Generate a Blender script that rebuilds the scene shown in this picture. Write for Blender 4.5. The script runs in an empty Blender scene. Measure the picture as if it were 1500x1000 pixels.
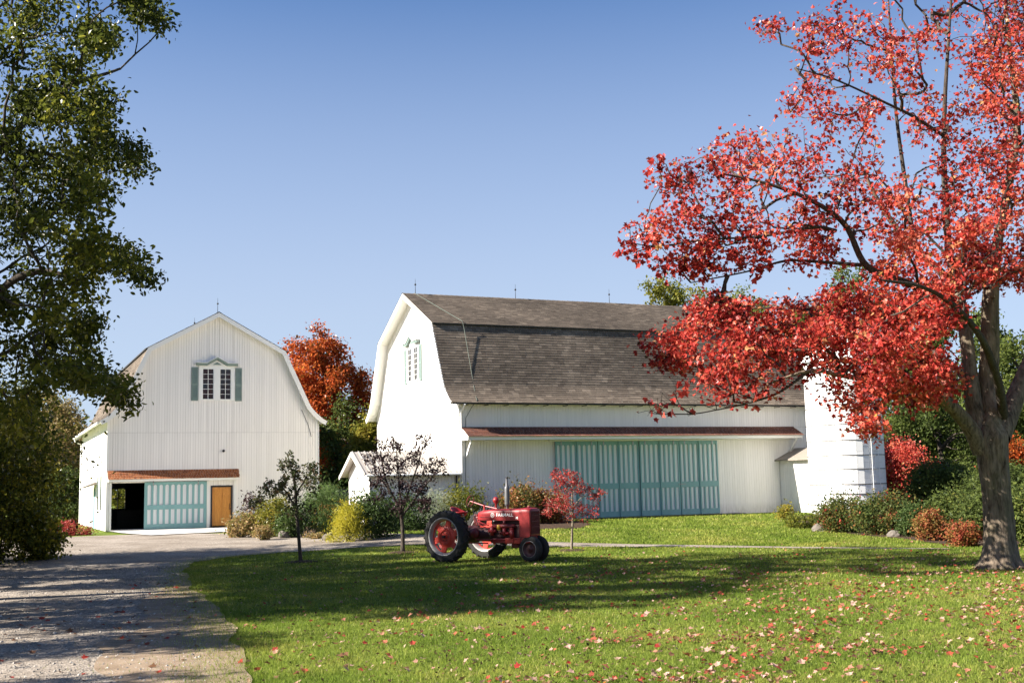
import bpy, math, random
import numpy as np
from mathutils import Vector, Matrix

# ------------------------------------------------------------------ camera, sky, sun, exposure
sc = bpy.context.scene
COL = sc.collection
CAM_H, PITCH, ROLL, FPX = 2.1, .12442, .02335, 1686.4
cam_d = bpy.data.cameras.new('camera'); cam = bpy.data.objects.new('camera', cam_d); COL.objects.link(cam)
cam_d.sensor_width = 36; cam_d.lens = FPX / 1500 * 36; cam_d.clip_start = .1; cam_d.clip_end = 3000
cp_, sp_ = math.cos(PITCH), math.sin(PITCH)
FWD = np.array([0, cp_, sp_]); UP = np.array([0, -sp_, cp_]); RT = np.array([1., 0, 0])
R2 = RT * math.cos(ROLL) - UP * math.sin(ROLL); U2 = RT * math.sin(ROLL) + UP * math.cos(ROLL)
cam.matrix_world = Matrix(((R2[0], U2[0], -FWD[0], 0), (R2[1], U2[1], -FWD[1], 0), (R2[2], U2[2], -FWD[2], CAM_H), (0, 0, 0, 1)))
sc.camera = cam
SUN_EL, SUN_AZ = math.radians(33), math.radians(253.2)
world = bpy.data.worlds.new("World"); sc.world = world; world.use_nodes = True
wn = world.node_tree
sky = wn.nodes.new("ShaderNodeTexSky"); sky.sky_type = 'NISHITA'; sky.sun_disc = False
sky.sun_elevation = SUN_EL; sky.sun_rotation = SUN_AZ; sky.air_density = 1.0; sky.dust_density = .8; sky.ozone_density = 7.0; sky.altitude = 1200
tc_ = wn.nodes.new("ShaderNodeTexCoord"); sx_ = wn.nodes.new("ShaderNodeSeparateXYZ"); wn.links.new(tc_.outputs['Generated'], sx_.inputs[0])
hr_ = wn.nodes.new("ShaderNodeValToRGB"); e_ = hr_.color_ramp.elements      # pale haze band low over the whole horizon
e_[0].position = 0; e_[0].color = (.80, .80, .80, 1); e_[1].position = .42; e_[1].color = (0, 0, 0, 1)
for p_, v_ in ((.15, .68), (.19, .60), (.30, .33)): q_ = e_.new(p_); q_.color = (v_, v_, v_, 1)
wn.links.new(sx_.outputs[2], hr_.inputs[0])
mx_ = wn.nodes.new("ShaderNodeMix"); mx_.data_type = 'RGBA'; wn.links.new(hr_.outputs[0], mx_.inputs[0]); wn.links.new(sky.outputs[0], mx_.inputs[6]); mx_.inputs[7].default_value = (3.5, 3.95, 4.7, 1)
wn.links.new(mx_.outputs[2], wn.nodes['Background'].inputs[0]); wn.nodes['Background'].inputs[1].default_value = .0535
sun_d = bpy.data.lights.new('sun', 'SUN'); sun = bpy.data.objects.new('sun', sun_d); COL.objects.link(sun)
sun_d.energy = 5.0; sun_d.angle = math.radians(.5); sun_d.color = (1, .93, .82)
SUNV = Vector((math.sin(SUN_AZ) * math.cos(SUN_EL), math.cos(SUN_AZ) * math.cos(SUN_EL), math.sin(SUN_EL)))
sun.rotation_euler = SUNV.to_track_quat('Z', 'Y').to_euler(); sun.location = (-30, -10, 40)
sc.view_settings.view_transform = 'Standard'; sc.view_settings.look = 'None'
sc.view_settings.exposure = 1.75; sc.view_settings.gamma = 1; sc.view_settings.use_curve_mapping = False
sc.cycles.max_bounces = 6; sc.cycles.diffuse_bounces = 4; sc.cycles.transmission_bounces = 4

# ------------------------------------------------------------------ helpers
rng = np.random.default_rng(7); random.seed(7)
PI = math.pi

def ray(px, py):
    return FWD + R2 * (px - 750) / FPX + U2 * (500 - py) / FPX
CAM = np.array([0, 0, CAM_H])
def at(px, py, Y):
    d = ray(px, py); return CAM + d * (Y / d[1])
def smooth(t):
    t = np.clip(t, 0, 1); return t * t * (3 - 2 * t)
def ground(x, y):
    x = np.asarray(x, float); y = np.asarray(y, float)
    v = -(x + 2.46) * .4035 + (y - 51.83) * .915
    amp = .22 + .25 * smooth((x + 9) / 6)
    return amp * smooth((v + 14) / 13)
def G(px, py):
    d = ray(px, py); P = CAM + d * (-CAM_H / d[2])
    for _ in range(12):
        z = float(ground(P[0], P[1])); P = CAM + d * ((z - CAM_H) / d[2])
    return P

def tag(o, label=None, cat=None, group=None, kind=None):
    if label: o['label'] = label
    if cat: o['category'] = cat
    if group: o['group'] = group
    if kind: o['kind'] = kind
    return o
def empty(name, loc=(0, 0, 0), rz=0, parent=None):
    o = bpy.data.objects.new(name, None); COL.objects.link(o)
    o.location = loc; o.rotation_euler = (0, 0, rz)
    if parent: o.parent = parent
    return o
def link(name, me, parent=None, loc=None, kind=None):
    o = bpy.data.objects.new(name, me); COL.objects.link(o)
    if parent: o.parent = parent
    if loc is not None: o.location = loc
    if kind: o['kind'] = kind
    return o

class MB:
    def __init__(s): s.v = []; s.f = []; s.m = []; s.mi = 0
    def add(s, vs, fs):
        n = len(s.v); s.v.extend([tuple(map(float, p)) for p in vs])
        for f in fs: s.f.append(tuple(i + n for i in f)); s.m.append(s.mi)
        return s
    def hexa(s, p):           # 8 points: bottom 4 ccw, top 4
        return s.add(p, [(3, 2, 1, 0), (4, 5, 6, 7), (0, 1, 5, 4), (1, 2, 6, 5), (2, 3, 7, 6), (3, 0, 4, 7)])
    def box(s, x0, x1, y0, y1, z0, z1):
        return s.hexa([(x0, y0, z0), (x1, y0, z0), (x1, y1, z0), (x0, y1, z0), (x0, y0, z1), (x1, y0, z1), (x1, y1, z1), (x0, y1, z1)])
    def tube(s, pts, rs, k=10, cap=True):
        pts = [Vector(p) for p in pts]; n = len(pts)
        if not hasattr(rs, '__len__'): rs = [rs] * n
        d0 = (pts[1] - pts[0]).normalized(); u = d0.orthogonal().normalized(); vs = []
        for i, p in enumerate(pts):
            d = (pts[min(i + 1, n - 1)] - pts[max(i - 1, 0)]).normalized()
            u = (u - d * u.dot(d)).normalized(); w = d.cross(u)
            for j in range(k):
                a = 2 * PI * j / k; vs.append(p + (u * math.cos(a) + w * math.sin(a)) * rs[i])
        fs = [(i * k + j, i * k + (j + 1) % k, (i + 1) * k + (j + 1) % k, (i + 1) * k + j) for i in range(n - 1) for j in range(k)]
        if cap: fs += [tuple(reversed(range(k))), tuple((n - 1) * k + j for j in range(k))]
        return s.add(vs, fs)
    def lathe(s, prof, k=32, axis='z', c=(0, 0, 0), a0=0):   # prof: (r, h)
        vs = []
        for r, h in prof:
            for j in range(k):
                a = a0 + 2 * PI * j / k; x, y = r * math.cos(a), r * math.sin(a)
                p = (x, y, h) if axis == 'z' else ((x, h, y) if axis == 'y' else (h, x, y))
                vs.append((p[0] + c[0], p[1] + c[1], p[2] + c[2]))
        n = len(prof)
        return s.add(vs, [(i * k + j, i * k + (j + 1) % k, (i + 1) * k + (j + 1) % k, (i + 1) * k + j) for i in range(n - 1) for j in range(k)])
    def prism(s, poly, f0, f1):   # poly 2D list, f0/f1 map (a,b)->3D for both ends
        n = len(poly); vs = [f0(*p) for p in poly] + [f1(*p) for p in poly]
        return s.add(vs, [tuple(reversed(range(n))), tuple(range(n, 2 * n))] + [(i, (i + 1) % n, n + (i + 1) % n, n + i) for i in range(n)])
    def mesh(s, name, mats, smooth_=False, fix=True):
        me = bpy.data.meshes.new(name); me.from_pydata(s.v, [], s.f)
        for m in (mats if isinstance(mats, (list, tuple)) else [mats]): me.materials.append(m)
        if any(s.m): me.polygons.foreach_set('material_index', s.m)
        if fix:
            import bmesh
            bm = bmesh.new(); bm.from_mesh(me); bmesh.ops.recalc_face_normals(bm, faces=bm.faces); bm.to_mesh(me); bm.free()
        if smooth_: me.shade_smooth()
        me.update(); return me
    def build(s, name, mats, parent=None, smooth_=False, kind=None, loc=None, bevel=0, fix=True):
        o = link(name, s.mesh(name, mats, smooth_, fix), parent, loc, kind)
        if bevel:
            b = o.modifiers.new('bevel', 'BEVEL'); b.width = bevel; b.segments = 2; b.limit_method = 'ANGLE'
        return o

def tri_mesh(name, V, F, mats, rnd=None, smooth_=False):
    me = bpy.data.meshes.new(name); V = np.ascontiguousarray(V, np.float32); F = np.ascontiguousarray(F, np.int32)
    k = F.shape[1]
    me.vertices.add(len(V)); me.vertices.foreach_set('co', V.ravel())
    me.loops.add(F.size); me.loops.foreach_set('vertex_index', F.ravel())
    me.polygons.add(len(F)); me.polygons.foreach_set('loop_start', np.arange(0, F.size, k, dtype=np.int32))
    me.polygons.foreach_set('use_smooth', np.full(len(F), smooth_))
    if rnd is not None:
        a = me.attributes.new('rnd', 'FLOAT', 'FACE'); a.data.foreach_set('value', np.ascontiguousarray(rnd, np.float32))
    me.update(calc_edges=True); me.materials.append(mats); return me

# ------------------------------------------------------------------ materials
class NT:
    def __init__(s, name):
        s.m = bpy.data.materials.new(name); s.m.use_nodes = True; s.t = s.m.node_tree; s.t.nodes.clear()
        s.out = s.n('OutputMaterial')
    def n(s, typ, **kw):
        x = s.t.nodes.new('ShaderNode' + typ)
        for k, v in kw.items(): setattr(x, k, v)
        return x
    def l(s, a, b): s.t.links.new(a, b)
    def pos(s, scale=(1, 1, 1), obj=False):
        src = s.n('TexCoord').outputs['Object'] if obj else s.n('NewGeometry').outputs['Position']
        mp = s.n('Mapping'); mp.inputs['Scale'].default_value = scale; s.l(src, mp.inputs[0]); return mp.outputs[0]
    def noise(s, vec, scale, detail=4, rough=.6, dist=0):
        x = s.n('TexNoise'); x.inputs['Scale'].default_value = scale; x.inputs['Detail'].default_value = detail
        x.inputs['Roughness'].default_value = rough; x.inputs['Distortion'].default_value = dist; s.l(vec, x.inputs['Vector']); return x.outputs['Fac']
    def ramp(s, fac, stops, interp='LINEAR'):
        r = s.n('ValToRGB'); r.color_ramp.interpolation = interp; e = r.color_ramp.elements
        while len(e) < len(stops): e.new(.5)
        for i, (p, c) in enumerate(stops):
            e[i].position = p; e[i].color = (*c, 1) if hasattr(c, '__len__') else (c, c, c, 1)
        s.l(fac, r.inputs[0]); return r.outputs[0]
    def mix(s, a, b, fac, mode='MIX'):
        x = s.n('Mix', data_type='RGBA', blend_type=mode)
        for v, i in ((fac, 0), (a, 6), (b, 7)):
            if hasattr(v, 'is_linked'): s.l(v, x.inputs[i])
            elif i == 0: x.inputs[0].default_value = v
            else: x.inputs[i].default_value = (*v, 1) if hasattr(v, '__len__') else (v, v, v, 1)
        return x.outputs[2]
    def bsdf(s, col, rough=.6, metal=0, spec=.5, bump=None, bdist=.01, bstr=.5, coat=0):
        p = s.n('BsdfPrincipled')
        for v, k in ((col, 'Base Color'), (rough, 'Roughness'), (metal, 'Metallic'), (spec, 'Specular IOR Level'), (coat, 'Coat Weight')):
            if hasattr(v, 'is_linked'): s.l(v, p.inputs[k])
            else: p.inputs[k].default_value = (*v, 1) if hasattr(v, '__len__') else v
        if bump is not None:
            b = s.n('Bump'); b.inputs['Strength'].default_value = bstr; b.inputs['Distance'].default_value = bdist
            s.l(bump, b.inputs['Height']); s.l(b.outputs[0], p.inputs['Normal'])
        s.l(p.outputs[0], s.out.inputs[0]); return s.m
    def island(s): return s.n('NewGeometry').outputs['Random Per Island']
    def attr(s): return s.n('Attribute', attribute_name='rnd').outputs['Fac']

def paint_mat(name, col, dirt=(.35, .32, .27), amount=.35, rough=.55, var=.08, splash=False):
    t = NT(name)
    st = t.noise(t.pos((9, 9, .35), True), 1.2, 6, .7)
    blot = t.noise(t.pos((1, 1, 1), True), .7, 5, .65)
    f1 = t.ramp(st, [(.5, 0), (.78, amount)]); f2 = t.ramp(blot, [(.45, .15), (.75, 1)])
    isl = t.ramp(t.island(), [(0, tuple(c * (1 - var) for c in col)), (1, tuple(min(1, c * (1 + var * .4)) for c in col))])
    c = t.mix(isl, dirt, t.mix(f1, f2, 1, 'MULTIPLY'))
    if splash:      # rain splash and green-brown stain along the foot of the boards
        sp = t.n('SeparateXYZ'); t.l(t.pos((1, 1, 1), True), sp.inputs[0]); hz_ = t.ramp(sp.outputs[2], [(.0, .75), (.55, 0)])
        c = t.mix(c, (.30, .27, .20), t.mix(hz_, t.ramp(t.noise(t.pos((5, 5, 1.5), True), 1.5, 5, .7), [(.35, .15), (.7, 1)]), 1, 'MULTIPLY'))
    return t.bsdf(c, rough, bump=st, bdist=.004, bstr=.3)
def flat_mat(name, col, rough=.5, metal=0, var=.12, scale=6, spec=.5, coat=0, bump=.2):
    t = NT(name); nz = t.noise(t.pos((1, 1, 1), True), scale, 6, .65)
    c = t.ramp(nz, [(.25, tuple(x * (1 - var) for x in col)), (.75, tuple(min(1, x * (1 + var)) for x in col))])
    return t.bsdf(c, rough, metal, spec, nz, .004, bump, coat)
def shingle_mat(name, cols, rough=.85):
    t = NT(name); isl = t.island(); n = len(cols)
    c = t.ramp(isl, [(i / (n - 1), c) for i, c in enumerate(cols)])
    big = t.noise(t.pos((.25, .25, .6)), 1.0, 5, .65); fine = t.noise(t.pos(), 28, 4, .7)
    c = t.mix(c, t.ramp(big, [(.3, .62), (.7, 1.2)]), 1, 'MULTIPLY'); c = t.mix(c, t.ramp(fine, [(.25, .65), (.75, 1.2)]), 1, 'MULTIPLY')
    return t.bsdf(c, rough, spec=.25, bump=fine, bdist=.006, bstr=.6)
def leaf_mat(name, cols, trans=.4, gloss=.02, tcol=1.3):
    t = NT(name); n = len(cols); c = t.ramp(t.attr(), [(i / (n - 1), c) for i, c in enumerate(cols)])
    d = t.n('BsdfDiffuse'); t.l(c, d.inputs[0]); tr = t.n('BsdfTranslucent')
    t.l(t.mix(c, (tcol, tcol, tcol), 1, 'MULTIPLY'), tr.inputs[0])
    m = t.n('MixShader'); m.inputs[0].default_value = trans; t.l(d.outputs[0], m.inputs[1]); t.l(tr.outputs[0], m.inputs[2])
    g = t.n('BsdfGlossy'); g.inputs['Roughness'].default_value = .42; g.inputs[0].default_value = (.9, .9, .9, 1)
    fr = t.n('Fresnel'); fr.inputs[0].default_value = 1.4
    k = t.n('Math', operation='MULTIPLY'); t.l(fr.outputs[0], k.inputs[0]); k.inputs[1].default_value = gloss * 3
    m2 = t.n('MixShader'); t.l(k.outputs[0], m2.inputs[0]); t.l(m.outputs[0], m2.inputs[1]); t.l(g.outputs[0], m2.inputs[2])
    t.l(m2.outputs[0], t.out.inputs[0]); return t.m
def bark_mat(name, c0, c1, sc_=1., moss=None):
    t = NT(name); v = t.pos((7 * sc_, 7 * sc_, 1.3 * sc_))
    a = t.noise(v, 2.2, 8, .7, .4); b = t.noise(t.pos(), 1.1, 4)
    c = t.ramp(a, [(.34, c0), (.62, c1)])
    c = t.mix(c, t.ramp(b, [(.35, .7), (.7, 1.15)]), 1, 'MULTIPLY')
    if moss: c = t.mix(c, moss, t.ramp(t.noise(t.pos(), 2.3, 5), [(.5, 0), (.75, .55)]))
    return t.bsdf(c, .9, spec=.2, bump=a, bdist=.03, bstr=.9)

M = {}
M['white'] = paint_mat('white_paint', (.78, .77, .74))
M['board'] = paint_mat('white_board_paint', (.84, .805, .765), (.5, .46, .40), .4, .6, .05, True)
M['board_back'] = flat_mat('board_gap', (.46, .44, .41), .9)
M['trim'] = paint_mat('white_trim_paint', (.80, .79, .76), amount=.15, var=.03)
M['teal'] = paint_mat('teal_paint', (.185, .36, .36), (.12, .2, .2), .4, .5, .06)
M['shutter'] = paint_mat('green_grey_paint', (.165, .225, .205), (.1, .14, .13), .3)
M['panel'] = paint_mat('white_panel_paint', (.72, .73, .73), (.4, .4, .38), .4, .55, .06)
M['roof'] = shingle_mat('asphalt_shingle', [(.100, .078, .060), (.155, .122, .094), (.122, .097, .075), (.22, .175, .135)])
M['cedar'] = shingle_mat('cedar_shingle', [(.30, .105, .045), (.40, .15, .06), (.23, .085, .04), (.46, .2, .09)])
M['rust_shingle'] = shingle_mat('red_brown_shingle', [(.17, .07, .05), (.22, .09, .06), (.13, .058, .045), (.26, .12, .08)])
M['metal_roof'] = flat_mat('beige_metal_roof', (.42, .38, .34), .45, .3, .08, 2)
M['brown_metal'] = flat_mat('brown_metal_roof', (.22, .19, .16), .6, 0, .15)
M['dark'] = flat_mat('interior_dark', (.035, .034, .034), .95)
M['iron'] = flat_mat('dark_iron', (.035, .035, .036), .5, .6)
M['wood'] = None
t = NT('varnished_orange_wood'); g_ = t.noise(t.pos((14, 14, 1.1), True), 2, 6, .6, .8)
M['wood'] = t.bsdf(t.ramp(g_, [(.3, (.42, .16, .025)), (.7, (.68, .31, .06))]), .35, spec=.5, bump=g_, bdist=.002, bstr=.2)
t = NT('window_glass')
M['glass'] = t.bsdf((.012, .014, .016), .04, 0, .6)
M['concrete'] = flat_mat('pale_concrete', (.50, .48, .45), .9, 0, .1, 3)
M['silo'] = paint_mat('white_silo_stave', (.80, .80, .79), (.5, .48, .45), .45, .6, .07)
M['steel'] = flat_mat('galvanised_steel', (.32, .32, .32), .4, .8)
M['hoop'] = flat_mat('rusty_hoop', (.10, .09, .085), .7, .2)
M['rock'] = flat_mat('field_stone', (.13, .112, .095), .9, 0, .35, 7, bump=.8)
M['copper'] = flat_mat('verdigris_cable', (.09, .11, .09), .7)

# ------------------------------------------------------------------ setting: lawn, gravel
def grid_mesh(name, mat, xs, ys, dz=0, fn=None):
    X, Y = np.meshgrid(xs, ys); Z = ground(X, Y) + dz
    V = np.stack([X, Y, Z], -1).reshape(-1, 3); w, h = len(xs), len(ys)
    i = (np.arange(h - 1)[:, None] * w + np.arange(w - 1)[None]).ravel()
    return tri_mesh(name, V, np.stack([i, i + 1, i + w + 1, i + w], 1), mat, smooth_=True)
def axis(a, b, pts):
    return np.array(pts)
t = NT('lawn_turf'); p_ = t.pos()
n1 = t.noise(p_, .35, 4); n2 = t.noise(p_, 9, 6, .75); n3 = t.noise(p_, 60, 3, .7)
c_ = t.ramp(n1, [(.32, (.10, .145, .020)), (.5, (.145, .20, .028)), (.7, (.20, .235, .045))])
c_ = t.mix(c_, t.ramp(n2, [(.28, .45), (.72, 1.3)]), 1, 'MULTIPLY'); c_ = t.mix(c_, t.ramp(n3, [(.3, .5), (.7, 1.35)]), 1, 'MULTIPLY')
M['lawn'] = t.bsdf(c_, .95, spec=.1, bump=n3, bdist=.03, bstr=.8)
xs = np.concatenate([[-900, -500, -250, -120, -70], np.arange(-48, 48.1, 1.0), [70, 120, 250, 500, 900]])
ys = np.concatenate([[-60, -20, -5], np.arange(2, 80.1, 1.0), [95, 120, 160, 250, 500, 1000, 1800]])
tag(link('lawn', grid_mesh('lawn', M['lawn'], xs, ys)), 'green mown lawn spreading before the barns', None, None, 'structure')

t = NT('gravel'); p_ = t.pos()
n1 = t.noise(p_, .5, 5); n2 = t.noise(p_, 22, 5, .75)
vo = t.n('TexVoronoi'); vo.inputs['Scale'].default_value = 34; t.l(p_, vo.inputs['Vector'])
c_ = t.ramp(vo.outputs['Color'], [(.1, (.17, .15, .13)), (.5, (.30, .27, .235)), (.9, (.44, .40, .35))])
c_ = t.mix(c_, t.ramp(n1, [(.3, (.62, .56, .5)), (.7, (1.12, 1.08, 1.05))]), 1, 'MULTIPLY')
c_ = t.mix(c_, t.ramp(n2, [(.3, .6), (.7, 1.2)]), 1, 'MULTIPLY')
M['gravel'] = t.bsdf(c_, .95, spec=.15, bump=t.mix(vo.outputs['Distance'], n2, .5), bdist=.02, bstr=.9)
t = NT('packed_dirt'); p_ = t.pos(); n1 = t.noise(p_, 2.2, 6, .65); n2 = t.noise(p_, 45, 4, .7)
c_ = t.mix(t.ramp(n1, [(.3, (.19, .135, .09)), (.7, (.33, .255, .185))]), t.ramp(n2, [(.25, .6), (.75, 1.25)]), 1, 'MULTIPLY')
M['dirt'] = t.bsdf(c_, .95, spec=.1, bump=n2, bdist=.012, bstr=.7)
t = NT('bark_mulch'); p_ = t.pos(); n2 = t.noise(p_, 18, 6, .8)
M['mulch'] = t.bsdf(t.ramp(n2, [(.3, (.03, .02, .014)), (.7, (.10, .065, .045))]), .95, spec=.1, bump=n2, bdist=.04, bstr=1)

EDGE = np.array([(-1.3, 4), (-2.35, 9), (-3.35, 13.1), (-4.15, 16), (-5.05, 19.3), (-6.5, 23.5), (-8.1, 28.4), (-9.3, 33), (-9.9, 35.6), (-9.2, 37.4), (-7.6, 38.9)], float)
def edge_x(y):
    return np.interp(y, EDGE[:, 1], EDGE[:, 0]) + .08 * np.sin(y * .93) + .05 * np.sin(y * 2.1 + 1) + .02 * np.sin(y * 4.7 + 2)
def strip(name, mat, left, right, nu, dz):      # sheet between two polylines of equal length
    L_ = np.array(left); R_ = np.array(right); u = np.linspace(0, 1, nu)[None, :, None]
    P = L_[:, None] * (1 - u) + R_[:, None] * u; Z = ground(P[..., 0], P[..., 1]) + dz
    V = np.concatenate([P, Z[..., None]], -1).reshape(-1, 3); n = len(L_)
    i = (np.arange(n - 1)[:, None] * nu + np.arange(nu - 1)[None]).ravel()
    return tri_mesh(name, V, np.stack([i, i + 1, i + nu + 1, i + nu], 1), mat, smooth_=True)
yy = np.arange(4, 38.91, .2)
tag(link('driveway', strip('driveway', M['gravel'], [(-26 - .2 * max(0, y - 25), y) for y in yy], [(edge_x(y), y) for y in yy], 30, .020)), 'grey gravel driveway on the left', None, None, 'structure')
tag(link('dirt_verge', strip('dirt_verge', M['dirt'], [(edge_x(y) - (1.35 + .3 * math.sin(y * .9) + .08 * math.sin(y * 2.7)) * min(1, max(.05, (31 - y) / 12)), y) for y in yy[:135]],
    [(edge_x(y) + (.34 + .07 * math.sin(y * 1.1) + .03 * math.sin(y * 2.9)) * min(1, max(.05, (31 - y) / 12)), y) for y in yy[:135]], 6, .026)), 'bare tan dirt along the driveway edge', None, None, 'structure')
# gravel yard in front of the left barn, narrowing into the path that runs right
far = [(-30, 46), (-23.5, 52.5), (-17.2, 55.4), (-13.6, 53.6), (-11, 51.6), (-8.6, 49.6), (-6, 46.8), (-3.5, 44.6), (0, 42.2), (3.4, 40.5), (6.6, 38.1), (8.9, 36.2), (12.5, 33.8)]
near = [(-30, 37), (-21, 38.6), (-14, 38.8), (-10.5, 38.82), (-9.0, 38.84), (-7.4, 38.95), (-5.4, 40.2), (-3.2, 40.9), (0, 40.0), (3.3, 38.6), (6.5, 36.9), (8.9, 35.4), (12.4, 33.5)]
def dense(p, n=6):
    p = np.array(p, float); tt = np.linspace(0, len(p) - 1, (len(p) - 1) * n + 1)
    return np.stack([np.interp(tt, np.arange(len(p)), p[:, k]) for k in (0, 1)], 1)
NEAR, FAR = dense(near), dense(far)
tag(link('gravel_path', strip('gravel_path', M['gravel'], FAR, NEAR, 12, .016)), 'pale gravel yard and path before the barns', None, None, 'structure')

def in_poly(x, y, poly):
    x = np.asarray(x); y = np.asarray(y); c = np.zeros(x.shape, bool); n = len(poly)
    for i in range(n):
        (x0, y0), (x1, y1) = poly[i], poly[i - 1]
        with np.errstate(divide='ignore', invalid='ignore'):
            c ^= ((y0 > y) != (y1 > y)) & (x < (x1 - x0) * (y - y0) / (y1 - y0 + 1e-12) + x0)
    return c
def poly_sheet(name, mat, poly, dz, label, step=.5):
    import bmesh
    P = np.array(poly); c = P.mean(0); rings = [P, c + (P - c) * .6, c + (P - c) * .25]
    V = np.concatenate(rings + [c[None]]); n = len(P); F = []
    for r in range(2):
        for i in range(n):
            a, b = r * n + i, r * n + (i + 1) % n; F += [(a, b, b + n), (a, b + n, a + n)]
    for i in range(n): F.append((2 * n + i, 2 * n + (i + 1) % n, 3 * n))
    Z = ground(V[:, 0], V[:, 1]) + dz
    return tag(link(name, tri_mesh(name, np.column_stack([V, Z]), np.array(F), mat, smooth_=True)), label, None, None, 'structure')
def w2(*pts): return [tuple(G(*p)[:2]) for p in pts]
BED_L = dense([(-13.9, 55.3), (-13.2, 53.6), (-11.2, 52.0), (-9.0, 50.2), (-6.8, 48.0), (-5.0, 46.9), (-2.2, 46.2), (.6, 46.8), (2.6, 47.4), (3.2, 49.5), (2.3, 53.0), (-2.0, 51.6), (-6.5, 50.4), (-9.2, 57), (-11, 61), (-13.9, 59.5), (-13.9, 55.3)], 4)[:-1]
BED_R = dense([(12.4, 53.6), (12.2, 50.5), (12.2, 48), (12.4, 45), (12.6, 42), (13.0, 39), (13.1, 36), (14, 34.2), (17, 33), (24, 34), (24, 52), (18, 56), (12.4, 53.6)], 4)[:-1]
poly_sheet('mulch_bed', M['mulch'], BED_L, .022, 'dark mulch bed of shrubs between the barns')
poly_sheet('mulch_bed', M['mulch'], BED_R, .022, 'dark mulch bed of shrubs beside the silo')
poly_sheet('concrete_apron', M['concrete'], dense([(-20.8, 59.6), (-19.2, 56.6), (-16.5, 52.6), (-13.6, 55.2), (-14.6, 62.3), (-20.8, 59.6)], 4)[:-1], .05, 'pale concrete apron before the left barn door')

# ------------------------------------------------------------------ barn pieces
def flare(W, ze, zk, zr, k, o):
    half = [(-o, ze), (-.2, ze + .13), (.05, ze + .33), (.28, ze + .56), (.5, ze + .82), (k, zk), (W / 2, zr)]
    return half + [(W - a, b) for a, b in reversed(half[:-1])]
def prof_z(prof, c):
    return float(np.interp(c, [p[0] for p in prof], [p[1] for p in prof]))

def board_wall(root, name, mp, c0, c1, topf, bw, holes=(), seams=(), breaks=(), z0=0, jit=1):
    """vertical boards on a wall; mp(c, d, z) gives the point d metres proud of the wall plane"""
    bp = list(np.arange(c0, c1 + 1e-6, (c1 - c0) / max(1, round((c1 - c0) / bw))))
    fixed = [b for h in holes for b in h[:2]] + list(breaks)
    bp = sorted([b for b in bp if all(abs(b - f) > .03 for f in fixed)] + [f for f in fixed if c0 <= f <= c1])
    bk, bd = MB(), MB()
    for a, b in zip(bp[:-1], bp[1:]):
        if b - a < .004: continue
        m = (a + b) / 2; ta, tb = topf(a), topf(b); cuts = [z0]; segs = []
        hs = sorted([h for h in holes if h[0] < m < h[1]], key=lambda h: h[2]); z = z0
        for h in hs: segs.append((z, h[2], False)); z = h[3]
        segs.append((z, None, True))
        for s0, s1, top in segs:
            za, zb = (ta, tb) if top else (s1, s1)
            if min(za, zb) - s0 < .02: continue
            def hx(mb, a, b, d0, d1, s0, za, zb):
                mb.hexa([mp(a, d0, s0), mp(b, d0, s0), mp(b, d1, s0), mp(a, d1, s0), mp(a, d0, za), mp(b, d0, zb), mp(b, d1, zb), mp(a, d1, za)])
            hx(bk, a, b, -.09, -.016, s0, za, zb)
            sm = [s for s in seams if s0 + .05 < s < min(za, zb) - .05]; zs = [s0] + sm
            for i, q in enumerate(zs):
                e = (sm[i] - .012) if i < len(sm) else None
                pr = random.uniform(0, .004) * jit
                g = .0045
                hx(bd, a + g, b - g, -.015, .012 + pr, q + (0 if i else random.uniform(0, .02) * jit), e if e else za, e if e else zb)
    w = bk.build(name, M['board_back'], root); bd.build('siding_boards', M['board'], w, kind='stuff'); return w

def shingles(mp, prof_pts, l0, l1, expo, tab, mb, drip=0, lift=.014):
    """courses laid up a slope: prof_pts from eave to top; mp(c, l, z)->xyz; each tab a small proud slab"""
    P = np.array(prof_pts, float); seg = np.linalg.norm(np.diff(P, axis=0), axis=1); S = np.concatenate([[0], np.cumsum(seg)])
    def pt(s):
        if s < 0: return P[0] + (P[0] - P[1]) / seg[0] * -s
        s = min(s, S[-1]); i = min(int(np.searchsorted(S, s, 'right')) - 1, len(seg) - 1); i = max(i, 0)
        return P[i] + (P[i + 1] - P[i]) * (s - S[i]) / seg[i]
    n = int((S[-1] + drip) / expo) + 1
    for r in range(n):
        s0 = -drip + r * expo; s1 = min(s0 + expo * 1.08, S[-1])
        if s1 - s0 < .02: continue
        a, b = pt(s0), pt(s1); d = (b - a) / (np.linalg.norm(b - a) + 1e-9); nn = np.array([-d[1], d[0]])
        if nn[1] < 0: nn = -nn
        x = l0 - random.uniform(0, tab)
        while x < l1:
            w = tab * random.uniform(.75, 1.25); xa, xb = max(x, l0), min(x + w - .005, l1); x += w
            if xb - xa < .03: continue
            j = random.uniform(-.006, .006); lf = lift + random.uniform(0, .006)
            A0 = a + d * j; p0 = A0 + nn * .002; p1 = A0 + nn * lf; p2 = b + nn * .004
            mb.add([mp(p0[0], xa, p0[1]), mp(p0[0], xb, p0[1]), mp(p1[0], xb, p1[1]), mp(p1[0], xa, p1[1]), mp(p2[0], xb, p2[1]), mp(p2[0], xa, p2[1])],
                   [(0, 1, 2, 3), (3, 2, 4, 5)])

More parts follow.
